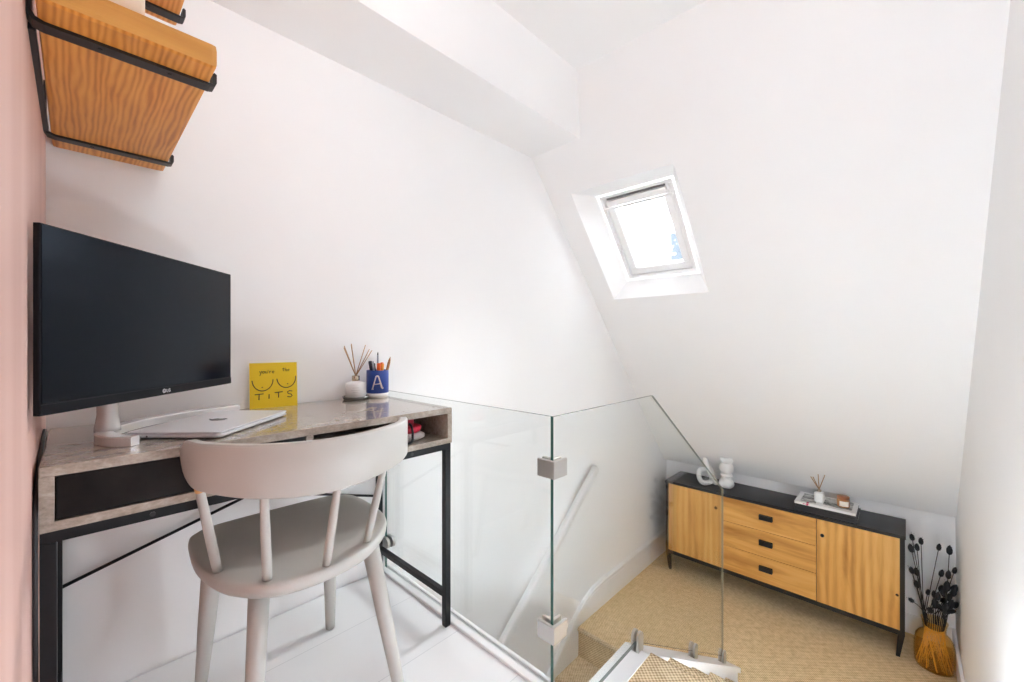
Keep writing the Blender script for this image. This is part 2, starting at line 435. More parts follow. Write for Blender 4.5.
# lower hall wall under the upper floor
bm = NB(); box(bm, (0.80, 0.69, ZBOT), (0.90, D, -0.22)); struct('wall_hall', bm, M['wall'])
bm = NB(); box(bm, (0.80, 0.69, ZBOT-0.05), (2.5, D, ZBOT)); struct('floor_hall', bm, M['sisal']).name = 'floor.004'

# ------------------------------------------------------------------ roof window
def SB(bm, s0, s1, y0, y1, o0, o1, bev=0.0, mi=0):
    n0 = len(bm.verts)
    tmp = bmesh.new(); box(tmp, (s0, y0, o0), (s1, y1, o1), bev)
    mp = {}
    for v in tmp.verts: mp[v] = bm.verts.new(SP(v.co.x, v.co.y, v.co.z))
    for f in tmp.faces:
        g = bm.faces.new([mp[v] for v in f.verts]); g.material_index = mi
    tmp.free()
def ring(bm, s0, s1, y0, y1, w, o0, o1, bev=0.003):
    SB(bm, s0, s0+w, y0, y1, o0, o1, bev); SB(bm, s1-w, s1, y0, y1, o0, o1, bev)
    SB(bm, s0+w, s1-w, y0, y0+w, o0, o1, bev); SB(bm, s0+w, s1-w, y1-w, y1, o0, o1, bev)
bm = NB(); ring(bm, F_S0, F_S1, F_Y0, F_Y1, 0.024, F_OFF, F_OFF+0.06)
win = struct('window_1', bm, M['frame_white'])
bm = NB(); ring(bm, F_S0+0.028, F_S1-0.028, F_Y0+0.028, F_Y1-0.028, 0.047, F_OFF+0.012, F_OFF+0.055, 0.006); obj('sash', bm, M['frame_white'], win)
bm = NB()
ring(bm, F_S0+0.0235, F_S1-0.0235, F_Y0+0.0235, F_Y1-0.0235, 0.005, F_OFF+0.03, F_OFF+0.05, 0)
obj('gasket', bm, M['grey_gasket'], win)
bm = NB(); SB(bm, F_S0+0.07, F_S1-0.07, F_Y0+0.07, F_Y1-0.07, F_OFF+0.034, F_OFF+0.040); obj('pane', bm, M['pane'], win)
bm = NB(); SB(bm, F_S0+0.036, F_S0+0.078, F_Y0+0.045, F_Y1-0.05, F_OFF-0.006, F_OFF+0.014, 0.005); obj('vent_flap', bm, M['frame_white'], win)
bm = NB(); SB(bm, F_S0+0.018, F_S0+0.030, F_Y0+0.045, F_Y1-0.05, F_OFF-0.003, F_OFF+0.004, 0.001); obj('vent_slot', bm, mat('dark_grey_slot', (0.16, 0.155, 0.15), 0.5), win)  # slot drawn as a dark grey strip
bm = NB(); SB(bm, F_S0+0.080, F_S0+0.094, F_Y0+0.012, F_Y1-0.012, F_OFF-0.012, F_OFF+0.002, 0.004); obj('control_bar', bm, M['frame_white'], win)

# ------------------------------------------------------------------ glass balustrade
def side_index(o, axis):
    """faces that are not the two broad sides take the green edge material"""
    for p in o.data.polygons:
        p.material_index = 0 if abs(p.normal[axis]) > 0.9 else (2 if p.normal.x > 0.9 and axis == 1 else 3 if abs(p.normal.z) > 0.3 else 1)
G = thing('glass_balustrade', 'clear frameless glass balustrade with steel corner clips around the stairwell', 'balustrade', (GX, GY, -0.14))
bm = NB(); box(bm, (GX-0.005, GY+0.004, -0.12), (GX+0.005, D-0.004, 0.783)); o = obj('glass_panel', bm, [M['glass'], M['glass_edge'], M['glass_end'], M['glass_top']], G); side_index(o, 0)
bm = NB()
prism(bm, [(GX-0.0065, -0.13), (1.45, -0.13), (2.46, capz(2.46)+0.035), (2.46, 0.182), (1.581, 0.783), (GX-0.0065, 0.783)], lambda a, b, h: (a, h, b), GY-0.006, GY+0.004)
o = obj('glass_panel', bm, [M['glass'], M['glass_edge'], M['glass_end'], M['glass_top']], G); side_index(o, 1)
def corner_clip(z):
    bm = NB()
    L, H = 0.047, 0.0255
    prism(bm, [(GX-0.016, GY-0.016), (GX+L, GY-0.016), (GX+L, GY-0.0075), (GX-0.0075, GY-0.0075), (GX-0.0075, GY+L), (GX-0.016, GY+L)], lambda a, b, h: (a, b, h), z-H, z+H)
    prism(bm, [(GX+0.0065, GY+0.0055), (GX+L, GY+0.0055), (GX+L, GY+0.014), (GX+0.016, GY+0.014), (GX+0.016, GY+L), (GX+0.0065, GY+L)], lambda a, b, h: (a, b, h), z-H, z+H)
    bmesh.ops.bevel(bm, geom=bm.edges[:], offset=0.0015, segments=1, affect='EDGES')
    obj('corner_clip', bm, M['steel'], G)
corner_clip(0.633); corner_clip(0.163)
def stadium(w, h, n=10):
    r = w/2
    P = [(r*math.cos(PI*k/n), h-r+r*math.sin(PI*k/n)) for k in range(n+1)]
    return P + [(-r, 0), (r, 0)]
for x in (1.457, 2.025, 2.456):
    z0 = capz(x)-0.002
    bm = NB()
    for h0, h1 in ((GY-0.0160, GY-0.0064), (GY+0.0044, GY+0.0138)):
        prism(bm, [(x+a, z0+b) for a, b in stadium(0.04, 0.072)], lambda a, b, h: (a, h, b), h0, h1)
    box(bm, (x-0.02, GY-0.0150, z0-0.010), (x+0.02, GY+0.0130, z0+0.004), 0.002)
    obj('base_clamp', bm, M['steel'], G)
# D clip by the wall
bm = NB()
for x0, x1 in ((GX-0.018, GX-0.0062), (GX+0.0062, GX+0.018)):
    prism(bm, [(D-0.002-b, 0.12+a) for a, b in stadium(0.045, 0.05)], lambda a, b, h: (h, a, b), x0, x1)
obj('wall_clamp', bm, M['steel'], G)
bm = NB()
for x0, x1 in ((GX-0.018, GX-0.0062), (GX+0.0062, GX+0.018)):
    prism(bm, [(D-0.002-b, 0.67+a) for a, b in stadium(0.045, 0.05)], lambda a, b, h: (h, a, b), x0, x1)
obj('wall_clamp', bm, M['steel'], G)

# ------------------------------------------------------------------ handrail on the desk wall
H = thing('handrail', 'white sloping handrail fixed to the stair wall behind the glass', 'handrail', (2.2, D-0.05, -0.34))
bm = NB()
a = Vector((2.583, D-0.052, 0.0837)); bb = Vector((0.95, D-0.052, 0.0837-1.633*0.7935))
def rail(bm, a, b, w, h, n=14):
    d = (b-a).normalized(); side = Vector((0, 1, 0)); up = d.cross(side).normalized()
    rings = []
    for p in (a, b):
        rings.append([bm.verts.new(p + side*(w*math.copysign(abs(math.cos(2*PI*k/n))**0.45, math.cos(2*PI*k/n))) + up*(h*math.copysign(abs(math.sin(2*PI*k/n))**0.45, math.sin(2*PI*k/n)))) for k in range(n)])
    for k in range(n): bm.faces.new([rings[0][k], rings[0][(k+1) % n], rings[1][(k+1) % n], rings[1][k]]).smooth = True
    bm.faces.new(rings[0]); bm.faces.new(rings[1])
rail(bm, a, bb, 0.022, 0.027)
obj('rail', bm, M['trim'], H)
for fr in (0.28, 0.75):
    p = a.lerp(bb, fr)
    bm = NB(); tube(bm, [(p.x, D-0.006, p.z-0.075), (p.x, D-0.035, p.z-0.07), (p.x, D-0.052, p.z-0.02)], 0.006, 8)
    rb_ = obj('rail_bracket', bm, M['steel'], H)
    bm = NB(); tube(bm, [(p.x, D-0.0005, p.z-0.075), (p.x, D-0.007, p.z-0.075)], 0.018, 14); obj('wall_plate', bm, M['steel'], rb_)

# ------------------------------------------------------------------ desk
XL, XR, YF, YB = -0.047, 0.912, 1.157, 1.655
T, TB = 0.766, 0.643
XD = 0.4325
desk = thing('desk', 'grey stone-effect desk with black metal legs and dark drawer by pink wall', 'desk', ((XL+XR)/2, (YF+YB)/2, 0))
bm = NB(); box(bm, (XL, YF, T-0.020), (XR, YB, T), 0.0015); obj('desktop', bm, M['stone'], desk)
bm = NB()
box(bm, (XL, YF, TB), (XR, YB, TB+0.018), 0.001)
box(bm, (XL, YF, TB+0.018), (XL+0.020, YB, T-0.020)); box(bm, (XR-0.018, YF, TB+0.018), (XR, YB, T-0.020))
box(bm, (XD-0.009, YF, TB+0.018), (XD+0.009, YB, T-0.020))
box(bm, (XL+0.02, YB-0.012, TB+0.018), (XR-0.018, YB, T-0.020))
for k, yy in enumerate((1.25, 1.33)):
    pass
obj('carcass', bm, M['stone'], desk)
bm = NB(); box(bm, (XL+0.022, YF+0.003, TB+0.020), (XD-0.011, YF+0.02, T-0.022), 0.001); drw = obj('drawer_front', bm, M['drawer_dark'], desk)
drw['label'] = 'dark drawer front'
for y in (1.30, 1.45):
    bm = NB(); tube(bm, [(XR-0.0188, y, 0.725), (XR-0.0165, y, 0.725)], 0.004, 8); obj('peg_hole', bm, M['black_plastic'], desk)
def leg(x, y):
    bm = NB(); box(bm, (x-0.011, y-0.011, 0.004), (x+0.011, y+0.011, TB-0.022), 0.0015)
    l = obj('leg', bm, M['black_metal'], desk)
    bm = NB(); box(bm, (x-0.010, y-0.010, 0.0), (x+0.010, y+0.010, 0.005)); obj('foot_pad', bm, M['black_plastic'], l)
lx0, lx1, ly0, ly1 = XL+0.012, XR-0.014, YF+0.014, YB-0.016
for x in (lx0, lx1):
    for y in (ly0, ly1): leg(x, y)
bm = NB()
for y in (ly0, ly1): box(bm, (lx0-0.011, y-0.011, TB-0.022), (lx1+0.011, y+0.011, TB), 0.001)
for x in (lx0, lx1): box(bm, (x-0.011, ly0, TB-0.022), (x+0.011, ly1, TB), 0.001)
obj('top_frame', bm, M['black_metal'], desk)
for x in (lx0, lx1):
    bm = NB(); box(bm, (x-0.0095, ly0+0.01, 0.100), (x+0.0095, ly1-0.01, 0.120), 0.001); obj('side_rail', bm, M['black_metal'], desk)
for xa, xb in ((lx0, lx1), (lx1, lx0)):
    bm = NB(); dy = 0.006 if xa < xb else -0.004
    tube(bm, [(xa, ly1+dy, 0.335), (xb, ly1+dy, 0.612)], 0.005, 8); obj('cross_brace', bm, M['black_metal'], desk)
for x in (XR-0.16, XL+0.16):
    bm = NB(); tube(bm, [(x, ly0-0.0108, TB-0.011), (x, ly0-0.013, TB-0.011)], 0.005, 10); obj('bolt', bm, M['black_plastic'], desk)

# ------------------------------------------------------------------ monitor
mon = thing('monitor', 'large black flat monitor on silver stand above left end of desk', 'monitor', (0.045, 1.38, T))
pc = Vector((0.139, 1.254, 1.036)); du = Vector((0.658, 0.753, 0)); dn = Vector((0.753, -0.658, 0)); dz = Vector((0, 0, 1))
MW, MH = 0.548, 0.325
def MP(a, b, c): return pc + du*a + dz*b + dn*c
def mbox(bm, a0, a1, b0, b1, c0, c1, bev=0.0):
    tmp = bmesh.new(); box(tmp, (a0, b0, c0), (a1, b1, c1), bev); mp = {v: bm.verts.new(MP(*v.co)) for v in tmp.verts}
    for f in tmp.faces: bm.faces.new([mp[v] for v in f.verts])
    tmp.free()
bm = NB(); mbox(bm, -MW/2, MW/2, -MH/2, MH/2, -0.011, 0.0, 0.002); mbox(bm, -MW/2+0.10, MW/2-0.06, -MH/2+0.03, MH/2-0.07, -0.036, -0.010, 0.008); obj('housing', bm, M['bezel'], mon)
bm = NB(); mbox(bm, -MW/2+0.003, MW/2-0.003, -MH/2+0.021, MH/2-0.003, 0.0, 0.0008); obj('screen', bm, M['screen'], mon)
bm = NB(); mbox(bm, -MW/2+0.001, MW/2-0.001, -MH/2+0.001, -MH/2+0.019, 0.0, 0.0014, 0.0005); bz = obj('bottom_bezel', bm, M['bezel'], mon)
# small round maker's mark and two letters
bm = NB()
def stroke(bm, fn, pts, r, seg=6): tube(bm, [fn(*p) for p in pts], r, seg)
LX, LZ = 0.012, -MH/2+0.010
fn = lambda a, b: MP(LX+a, LZ+b, 0.0016)
stroke(bm, fn, [(-0.008+0.0042*math.cos(2*PI*k/14), 0.0042*math.sin(2*PI*k/14)) for k in range(15)], 0.0008)
stroke(bm, fn, [(-0.0085, 0.002), (-0.0085, -0.002), (-0.0065, -0.002)], 0.0006)
stroke(bm, fn, [(0.0, 0.0035), (0.0, -0.0035), (0.0035, -0.0035)], 0.0008)
stroke(bm, fn, [(0.0105, 0.0028), (0.008, 0.0036), (0.006, 0.001), (0.006, -0.0015), (0.008, -0.0036), (0.0108, -0.0028), (0.0108, 0.0), (0.0085, 0.0)], 0.0008)
obj('maker_logo', bm, M['logo_light'], bz)
# stem, neck and crescent base
CX, CY = 0.053, 1.388
bm = NB()
def capsule(bm, cx, cy, z0, z1, r0, r1, n=20):
    lathe(bm, [(0, z0), (r0, z0), (r0*0.98, z0+0.01), (r1, z0+0.04), (r1, z1-0.003), (r1-0.003, z1), (0, z1)], (cx, cy, 0), n)
capsule(bm, CX, CY, T+0.018, 1.02, 0.024, 0.019)
obj('stand_column', bm, M['stand_white'], mon)
bm = NB()
nk = Vector((CX, CY, 0.985))
tube(bm, [nk, nk.lerp(MP(0.0, -0.02, -0.03), 1.0)], 0.016, 12); obj('stand_neck', bm, M['silver'], mon)
path = catmull([(0.092, 1.250, 0), (0.066, 1.280, 0), (0.050, 1.325, 0), (0.047, 1.375, 0), (0.068, 1.445, 0), (0.14, 1.53, 0), (0.25, 1.59, 0), (0.372, 1.625, 0)], 6)
bm = NB(); hw = 0.017; prev = None; first = None
for i, p in enumerate(path):
    tn = (path[min(i+1, len(path)-1)]-path[max(i-1, 0)]).normalized(); nn = Vector((-tn.y, tn.x, 0))
    w_ = hw*(0.62+0.38*min(1, i/9))
    r = [bm.verts.new(Vector((p.x, p.y, 0))+nn*a*w_+Vector((0, 0, T+h))) for a, h in ((-1, 0.0005), (-1, 0.018), (-0.85, 0.021), (0.85, 0.021), (1, 0.018), (1, 0.0005))]
    if prev:
        for k in range(6): bm.faces.new([prev[k], prev[(k+1) % 6], r[(k+1) % 6], r[k]])
    else: first = r
    prev = r
bm.faces.new(first); bm.faces.new(prev)
obj('stand_base', bm, M['stand_white'], mon)

# ------------------------------------------------------------------ laptop
lap = thing('laptop', 'closed silver laptop lying on the desk in front of the monitor stand', 'laptop', (0.263, 1.368, T))
lc = Vector((0.269, 1.372, T)); lu = Vector((0.7071, 0.7071, 0)); lv = Vector((-0.7071, 0.7071, 0))
def LP(a, b, z): return lc + lu*a + lv*b + Vector((0, 0, z))
def rrect(w, h, r, n=6):
    P = []
    for cx, cy, a0 in ((w/2-r, h/2-r, 0), (-w/2+r, h/2-r, PI/2), (-w/2+r, -h/2+r, PI), (w/2-r, -h/2+r, 1.5*PI)):
        for k in range(n+1): P.append((cx+r*math.cos(a0+PI/2*k/n), cy+r*math.sin(a0+PI/2*k/n)))
    return P
def slab(bm, fn, w, h, r, z0, z1, e=0.001, d=0.002):
    P0 = rrect(w-2*d, h-2*d, r); P1 = rrect(w, h, r)
    rings = [[bm.verts.new(fn(a, b, z)) for a, b in P] for P, z in ((P0, z0), (P1, z0+e), (P1, z1-e), (P0, z1))]
    n = len(P0)
    for i in range(3):
        for k in range(n): bm.faces.new([rings[i][k], rings[i][(k+1) % n], rings[i+1][(k+1) % n], rings[i+1][k]])
    bm.faces.new(rings[0]); bm.faces.new(rings[3])
bm = NB(); slab(bm, LP, 0.3126, 0.2212, 0.010, 0.0025, 0.0118, 0.003, 0.004); obj('body', bm, M['laptop'], lap)
bm = NB(); slab(bm, LP, 0.3126, 0.2212, 0.010, 0.0124, 0.0175); lid = obj('lid', bm, M['laptop'], lap)
for a in (-0.13, 0.13):
    for b_ in (-0.085, 0.085):
        bm = NB(); lathe(bm, [(0, 0.0), (0.008, 0.0), (0.008, 0.003), (0, 0.003)], LP(a, b_, 0), 14); obj('rubber_foot', bm, M['black_plastic'], lap)
bm = NB(); tube(bm, [LP(-0.1564, 0.06, 0.007), LP(-0.1559, 0.06, 0.007)], 0.0022, 10); obj('headphone_jack', bm, M['black_plastic'], lap)
# bitten-fruit mark on the lid
def fruit(n=40):
    P = []
    for k in range(n):
        a = 2*PI*k/n; r = 0.5+0.045*math.cos(2*a)*1.0
        x, y = r*math.sin(a), r*math.cos(a)
        y -= 0.09*math.exp(-(x/0.13)**2)*(1 if y > 0 else -0.6)
        dx, dy = x-0.56, y-0.07; dd = math.hypot(dx, dy)
        if dd < 0.26: x, y = 0.56+dx/dd*0.26, 0.07+dy/dd*0.26
        P.append((x, y))
    return P
LS = 0.038
bm = NB(); prism(bm, [(0.004+x*LS, 0.0+y*LS*1.02) for x, y in fruit()], lambda a, b, h: LP(a, b, h), 0.0173, 0.0180)
leaf = [(0.0, 0.52), (0.02, 0.66), (0.10, 0.76), (0.22, 0.80), (0.21, 0.68), (0.13, 0.57)]
prism(bm, [(0.004+x*LS, y*LS*1.02) for x, y in leaf], lambda a, b, h: LP(a, b, h), 0.0173, 0.0180)
obj('lid_logo', bm, M['logo_dark'], lid)

# ------------------------------------------------------------------ yellow card
card = thing('greeting_card', 'square yellow card with handwritten words leaning on the wall behind the laptop', 'card', (0.484, 1.618, T))
c0 = Vector((0.411, 1.629, T)); c1 = Vector((0.557, 1.606, T)); cu = (c1-c0); CW = cu.length; cu.normalize()
cn0 = Vector((cu.y, -cu.x, 0)).normalized()          # towards the room
cv = (Vector((0, 0, 1)) - cn0*0.10).normalized(); cn = cu.cross(cv).normalized()
if cn.dot(cn0) < 0: cn = -cn
CH = 0.157
def KP(a, b, c=0.0): return c0 + cu*(a*CW) + cv*(b*CH) + cn*c
bm = NB()
def kbox(bm, a0, a1, b0, b1, p, q, mi=0):
    v = [bm.verts.new(KP(a, b, c)) for a in (a0, a1) for b in (b0, b1) for c in (p, q)]
    for f in [(0, 1, 3, 2), (4, 6, 7, 5), (0, 4, 5, 1), (2, 3, 7, 6), (0, 2, 6, 4), (1, 5, 7, 3)]: bm.faces.new([v[i] for i in f]).material_index = mi
kbox(bm, 0, 1, 0, 1, -0.0015, 0.0); obj('front_leaf', bm, M['yellow'], card)
bm = NB(); kbox(bm, 0, 1.0, 0.0, 1.012, -0.0085, -0.0065); kbox(bm, 0.0, 0.012, 0.0, 1.0, -0.0065, -0.0015); obj('back_leaf', bm, M['card_edge'], card)
fl = card.children[0]
def K2(a, b): return KP(a, b, 0.0004)
bm = NB()
IR = 0.0016
def arc(cx, cy, rx, ry, a0, a1, n=14): return [(cx+rx*math.cos(a0+(a1-a0)*k/n), cy+ry*math.sin(a0+(a1-a0)*k/n)) for k in range(n+1)]
stroke(bm, K2, arc(0.265, 0.63, 0.215, 0.25, PI+0.05, 2*PI-0.0), IR)
stroke(bm, K2, arc(0.765, 0.66, 0.205, 0.235, PI+0.1, 2*PI+0.1), IR)
for a, b_ in ((0.255, 0.46), (0.79, 0.51)): stroke(bm, K2, [(a-0.012, b_), (a+0.012, b_)], IR)
obj('line_drawing', bm, M['ink'], fl)
bm = NB()
for S_ in ([(0.10, 0.305), (0.28, 0.315)], [(0.19, 0.31), (0.185, 0.185)], [(0.395, 0.30), (0.39, 0.20)], [(0.51, 0.325), (0.68, 0.335)], [(0.595, 0.33), (0.59, 0.21)],
           [(0.89, 0.335), (0.83, 0.35), (0.785, 0.325), (0.80, 0.285), (0.86, 0.27), (0.885, 0.235), (0.85, 0.205), (0.78, 0.215)]):
    stroke(bm, K2, S_, IR)
obj('large_lettering', bm, M['ink'], fl)
bm = NB()
def glyph(x, y, s, strokes):
    for q in strokes: stroke(bm, K2, [(x+a*s, y+b*s) for a, b in q], 0.0008)
O_ = [arc(0.35, 0.35, 0.3, 0.33, 0, 2*PI, 10)]
g = {'y': [[(0.05, 0.75), (0.3, 0.1)], [(0.65, 0.8), (0.1, -0.7)]], 'o': O_, 'u': [[(0.05, 0.7), (0.1, 0.1), (0.4, 0.02), (0.6, 0.7), (0.65, 0.0)]],
     "'": [[(0.1, 1.0), (0.05, 0.75)]], 'r': [[(0.1, 0.7), (0.1, 0.0)], [(0.1, 0.5), (0.5, 0.7)]], 'e': [[(0.05, 0.35), (0.6, 0.4), (0.45, 0.7), (0.1, 0.55), (0.1, 0.1), (0.55, 0.05)]],
     't': [[(0.3, 1.1), (0.3, 0.0)], [(0.0, 0.75), (0.6, 0.8)]], 'h': [[(0.1, 1.1), (0.1, 0.0)], [(0.1, 0.5), (0.45, 0.7), (0.5, 0.0)]]}
x = 0.20
for ch in "you're":
    glyph(x, 0.765, 0.075, g[ch]); x += 0.03 if ch == "'" else 0.058
obj('upper_lettering', bm, M['ink'], fl); bm = NB()
x = 0.68
for ch in "the":
    glyph(x, 0.80, 0.075, g[ch]); x += 0.055
obj('upper_lettering', bm, M['ink'], fl)

# ------------------------------------------------------------------ reed diffuser on the desk
def reeds(parent, c, z0, spread, L, n, r, seed, m):
    rnd = random.Random(seed)
    dirs = spread
    for (dx, dy) in dirs:
        v = Vector((dx, dy, 1)).normalized()
        bm = NB(); st_ = Vector((c[0]-v.x*0.02, c[1]-v.y*0.02, z0-0.02)); tube(bm, [st_, st_+v*(L*(0.95+0.1*rnd.random())+0.02)], r, 6)
        obj('reed', bm, m, parent)
# camera right vector (0.688,-0.725): fan is opened along it
def fan(k, j): return (k*0.688+j*0.725, -k*0.725+j*0.688)
dc = (0.776, 1.603, T)
dsh = obj('saucer', (lambda b: (lathe(b, [(0, 0.0), (0.044, 0.0), (0.049, 0.004), (0.052, 0.013), (0.049, 0.0135), (0.045, 0.006), (0, 0.005)], dc, 36), b)[1])(NB()), M['dish'], None, dc)
tag(dsh, 'dark smoky glass saucer under the white diffuser on the desk', 'saucer')
dif = thing('reed_diffuser', 'white reed diffuser with metal collar on dark saucer on the desk', 'diffuser', (dc[0], dc[1], T+0.006))
bm = NB(); lathe(bm, [(0, 0), (0.036, 0.0), (0.0385, 0.003), (0.0385, 0.055), (0.036, 0.061), (0.028, 0.065), (0.0145, 0.067), (0.0145, 0.071), (0, 0.071)], (dc[0], dc[1], T+0.006), 32); bt = obj('bottle', bm, M['frosted'], dif)
bm = NB(); lathe(bm, [(0.009, 0.068), (0.0145, 0.068), (0.0150, 0.070), (0.0150, 0.087), (0.0135, 0.089), (0.009, 0.089)], (dc[0], dc[1], T+0.006), 24); obj('collar', bm, M['brass'], dif)
bm = NB()
vd = Vector((-dc[0], -dc[1], 0)).normalized(); vs = Vector((-vd.y, vd.x, 0))
for h, w_ in ((0.043, 0.012), (0.034, 0.017), (0.026, 0.010)):
    pts = []
    for k in range(5):
        a_ = (k/4-0.5)*2*w_; an = a_/0.0388
        d_ = vd*math.cos(an)+vs*math.sin(an); pts.append(Vector((dc[0], dc[1], T+0.006+h))+d_*0.0388)
    tube(bm, pts, 0.0006, 6)
obj('label_print', bm, M['grey_print'], bt)
reeds(dif, (dc[0], dc[1]), T+0.095, [fan(-0.44, 0.05), fan(-0.36, -0.06), fan(-0.18, 0.08), fan(-0.12, -0.05), fan(0.30, 0.05), fan(0.52, -0.04), fan(0.60, 0.08)], 0.128, 7, 0.0017, 3, M['reed'])

# ------------------------------------------------------------------ pencil cup
cc = (0.868, 1.597, T)
cup = thing('pencil_cup', 'blue cup with pale letter A and white foot at the right end of the desk', 'cup', cc)
CR = 0.0445
bm = NB(); lathe(bm, [(0, 0.018), (0.0400, 0.018), (0.0400, 0.112), (CR-0.001, 0.1135), (CR, 0.112), (CR, 0.022), (CR-0.001, 0.020)], cc, 40); bd = obj('body', bm, M['blue'], cup)
bm = NB(); lathe(bm, [(0, 0.0), (CR-0.006, 0.0), (CR-0.002, 0.004), (CR-0.0012, 0.0199), (0, 0.0199)], cc, 40); obj('foot_ring', bm, M['ceramic'], cup)
vd = Vector((-cc[0], -cc[1], 0)).normalized(); vs = Vector((-vd.y, vd.x, 0))
def CP(a, b):
    an = a/CR; d_ = vd*math.cos(an)+vs*math.sin(an); return Vector((cc[0], cc[1], T+b))+d_*(CR+0.0006)
sgn = 1 if (vs.x*0.688-vs.y*0.725) > 0 else -1
bm = NB()
def cst(pts, r):
    out = []
    for (a0, b0), (a1, b1) in zip(pts[:-1], pts[1:]):
        for k in range(5): out.append(CP(sgn*(a0+(a1-a0)*k/4), b0+(b1-b0)*k/4))
    tube(bm, out, r, 6)
cst([(-0.021, 0.037), (-0.006, 0.090), (0.001, 0.092), (0.004, 0.088), (0.019, 0.040)], 0.0026)
cst([(-0.015, 0.057), (0.013, 0.060)], 0.0022); cst([(-0.024, 0.037), (-0.016, 0.038)], 0.002); cst([(0.016, 0.039), (0.023, 0.042)], 0.002); cst([(-0.004,0.0895),(0.003,0.0885),(0.015,0.042)], 0.0022)
obj('letter', bm, M['letter'], bd)
# the pens
def pen(name, label, k, j, top, r, m, tipm=None, tk=0.0, tj=0.0, cat='pen', z0=0.02):
    a = fan(k, j); b_ = fan(k+tk, j+tj)
    p0 = Vector((cc[0]+a[0]*0.7, cc[1]+a[1]*0.7, T+z0)); p1 = Vector((cc[0]+b_[0], cc[1]+b_[1], T+top))
    bm = NB(); tube(bm, [p0, p0.lerp(p1, 0.97), p1], [r, r, r*0.8], 10)
    o = tag(obj(name, bm, m, None, p0), label, cat)
    if tipm:
        bm = NB(); d_ = (p1-p0).normalized(); tube(bm, [p1, p1+d_*r*1.2, p1+d_*r*3.6], [r*0.8, r*0.75, r*0.12], 10); obj('tip', bm, tipm, o)
    return o
pen('marker_pen', 'dark navy marker leaning left in the blue cup', -0.016, 0.008, 0.150, 0.0075, M['navy'], None, -0.020, 0.004)
pen('marker_pen', 'second dark marker behind the navy one in the blue cup', -0.008, 0.016, 0.140, 0.007, M['black_plastic'], None, -0.016, 0.004)
pen('ballpoint_pen', 'thin pale grey pen in the blue cup beside dark markers', -0.008, -0.006, 0.150, 0.004, M['pen_grey'], None, -0.010, 0.0)
pen('ballpoint_pen', 'white slim pen standing in the middle of the blue cup', 0.000, 0.012, 0.160, 0.0035, M['ceramic'], None, -0.004, 0.0)
pen('ballpoint_pen', 'tallest dark pen with black tip in the blue cup', -0.001, -0.004, 0.176, 0.0036, M['pen_grey'], M['black_plastic'], 0.000, 0.010)
pen('highlighter', 'orange highlighter in the blue cup', 0.007, -0.012, 0.142, 0.0085, M['orange'], None, 0.002, 0.0, 'highlighter')
pen('highlighter', 'second orange highlighter, behind, in the blue cup', 0.010, 0.008, 0.144, 0.007, M['orange'], None, 0.005, 0.003, 'highlighter')
pen('highlighter', 'amber yellow pen right of the orange highlighters in the blue cup', 0.019, -0.004, 0.140, 0.006, M['amber_pen'], None, 0.004, 0.0, 'highlighter')
pen('pencil', 'tan wooden pencil leaning right in the blue cup', 0.024, 0.008, 0.148, 0.0058, M['pencil_brown'], M['pencil_brown'], 0.022, 0.0, 'pencil')

# ------------------------------------------------------------------ things in the open desk bay
ZB_ = TB+0.018
def lump(bm, c, sx, sy, sz, seed, n=18, m=10, amp=0.10, mi=0):
    rnd = random.Random(seed); ph = [rnd.random()*6 for _ in range(6)]
    rings = []
    for i in range(m+1):
        th = PI*i/m; row = []
        for k in range(n):
            a = 2*PI*k/n
            w_ = 1+amp*(math.sin(3*a+ph[0])*math.sin(2*th+ph[1])+0.6*math.sin(5*a+ph[2]+3*th))
            q = abs(math.sin(th))**0.45
            row.append(bm.verts.new((c[0]+sx*q*w_*math.cos(a), c[1]+sy*q*w_*math.sin(a), c[2]+sz+sz*math.copysign(abs(math.cos(th))**0.455, math.cos(th))*(1 if i in (0, m) else 1))))
        rings.append(row)
    for i in range(m):
        for k in range(n): f = bm.faces.new([rings[i][k], rings[i][(k+1) % n], rings[i+1][(k+1) % n], rings[i+1][k]]); f.smooth = True; f.material_index = mi
    bmesh.ops.remove_doubles(bm, verts=bm.verts, dist=1e-5)
tray = NB(); slab(tray, lambda a, b, z: Vector((0.795+a, 1.265+b, ZB_+z+0.0006)), 0.10, 0.12, 0.03, 0.0, 0.022, 0.006, 0.008)
o = tag(obj('folded_cloth', tray, M['cloth_white'], None, (0.795, 1.265, ZB_)), 'white folded cloth under the red pouch in the open desk shelf', 'cloth')
bm = NB(); lump(bm, (0.795, 1.262, ZB_+0.022), 0.050, 0.052, 0.013, 3, amp=0.06)
pch = obj('pouch', bm, M['red'], None, (0.795, 1.262, ZB_+0.022)); tag(pch, 'red soft pouch on white cloth in the open desk shelf', 'pouch')
bm = NB(); lump(bm, (0.780, 1.25, ZB_+0.0485), 0.030, 0.032, 0.013, 8, amp=0.10)
tag(obj('ribbon', bm, M['red_dark'], None, (0.780, 1.25, ZB_+0.0485)), 'dark red crumpled ribbon piled on the red pouch in the desk shelf', 'ribbon')
bm = NB(); tube(bm, catmull([(0.775, 1.212, ZB_+0.060), (0.771, 1.192, ZB_+0.052), (0.768, 1.182, ZB_+0.03), (0.760, 1.178, ZB_+0.006), (0.72, 1.180, ZB_+0.0052), (0.62, 1.19, ZB_+0.0052)], 6), 0.004, 8)
tag(obj('cord', bm, M['black_plastic'], None, (0.72, 1.18, ZB_)), 'black cord looping down in front of the red pouch in the desk shelf', 'cord')

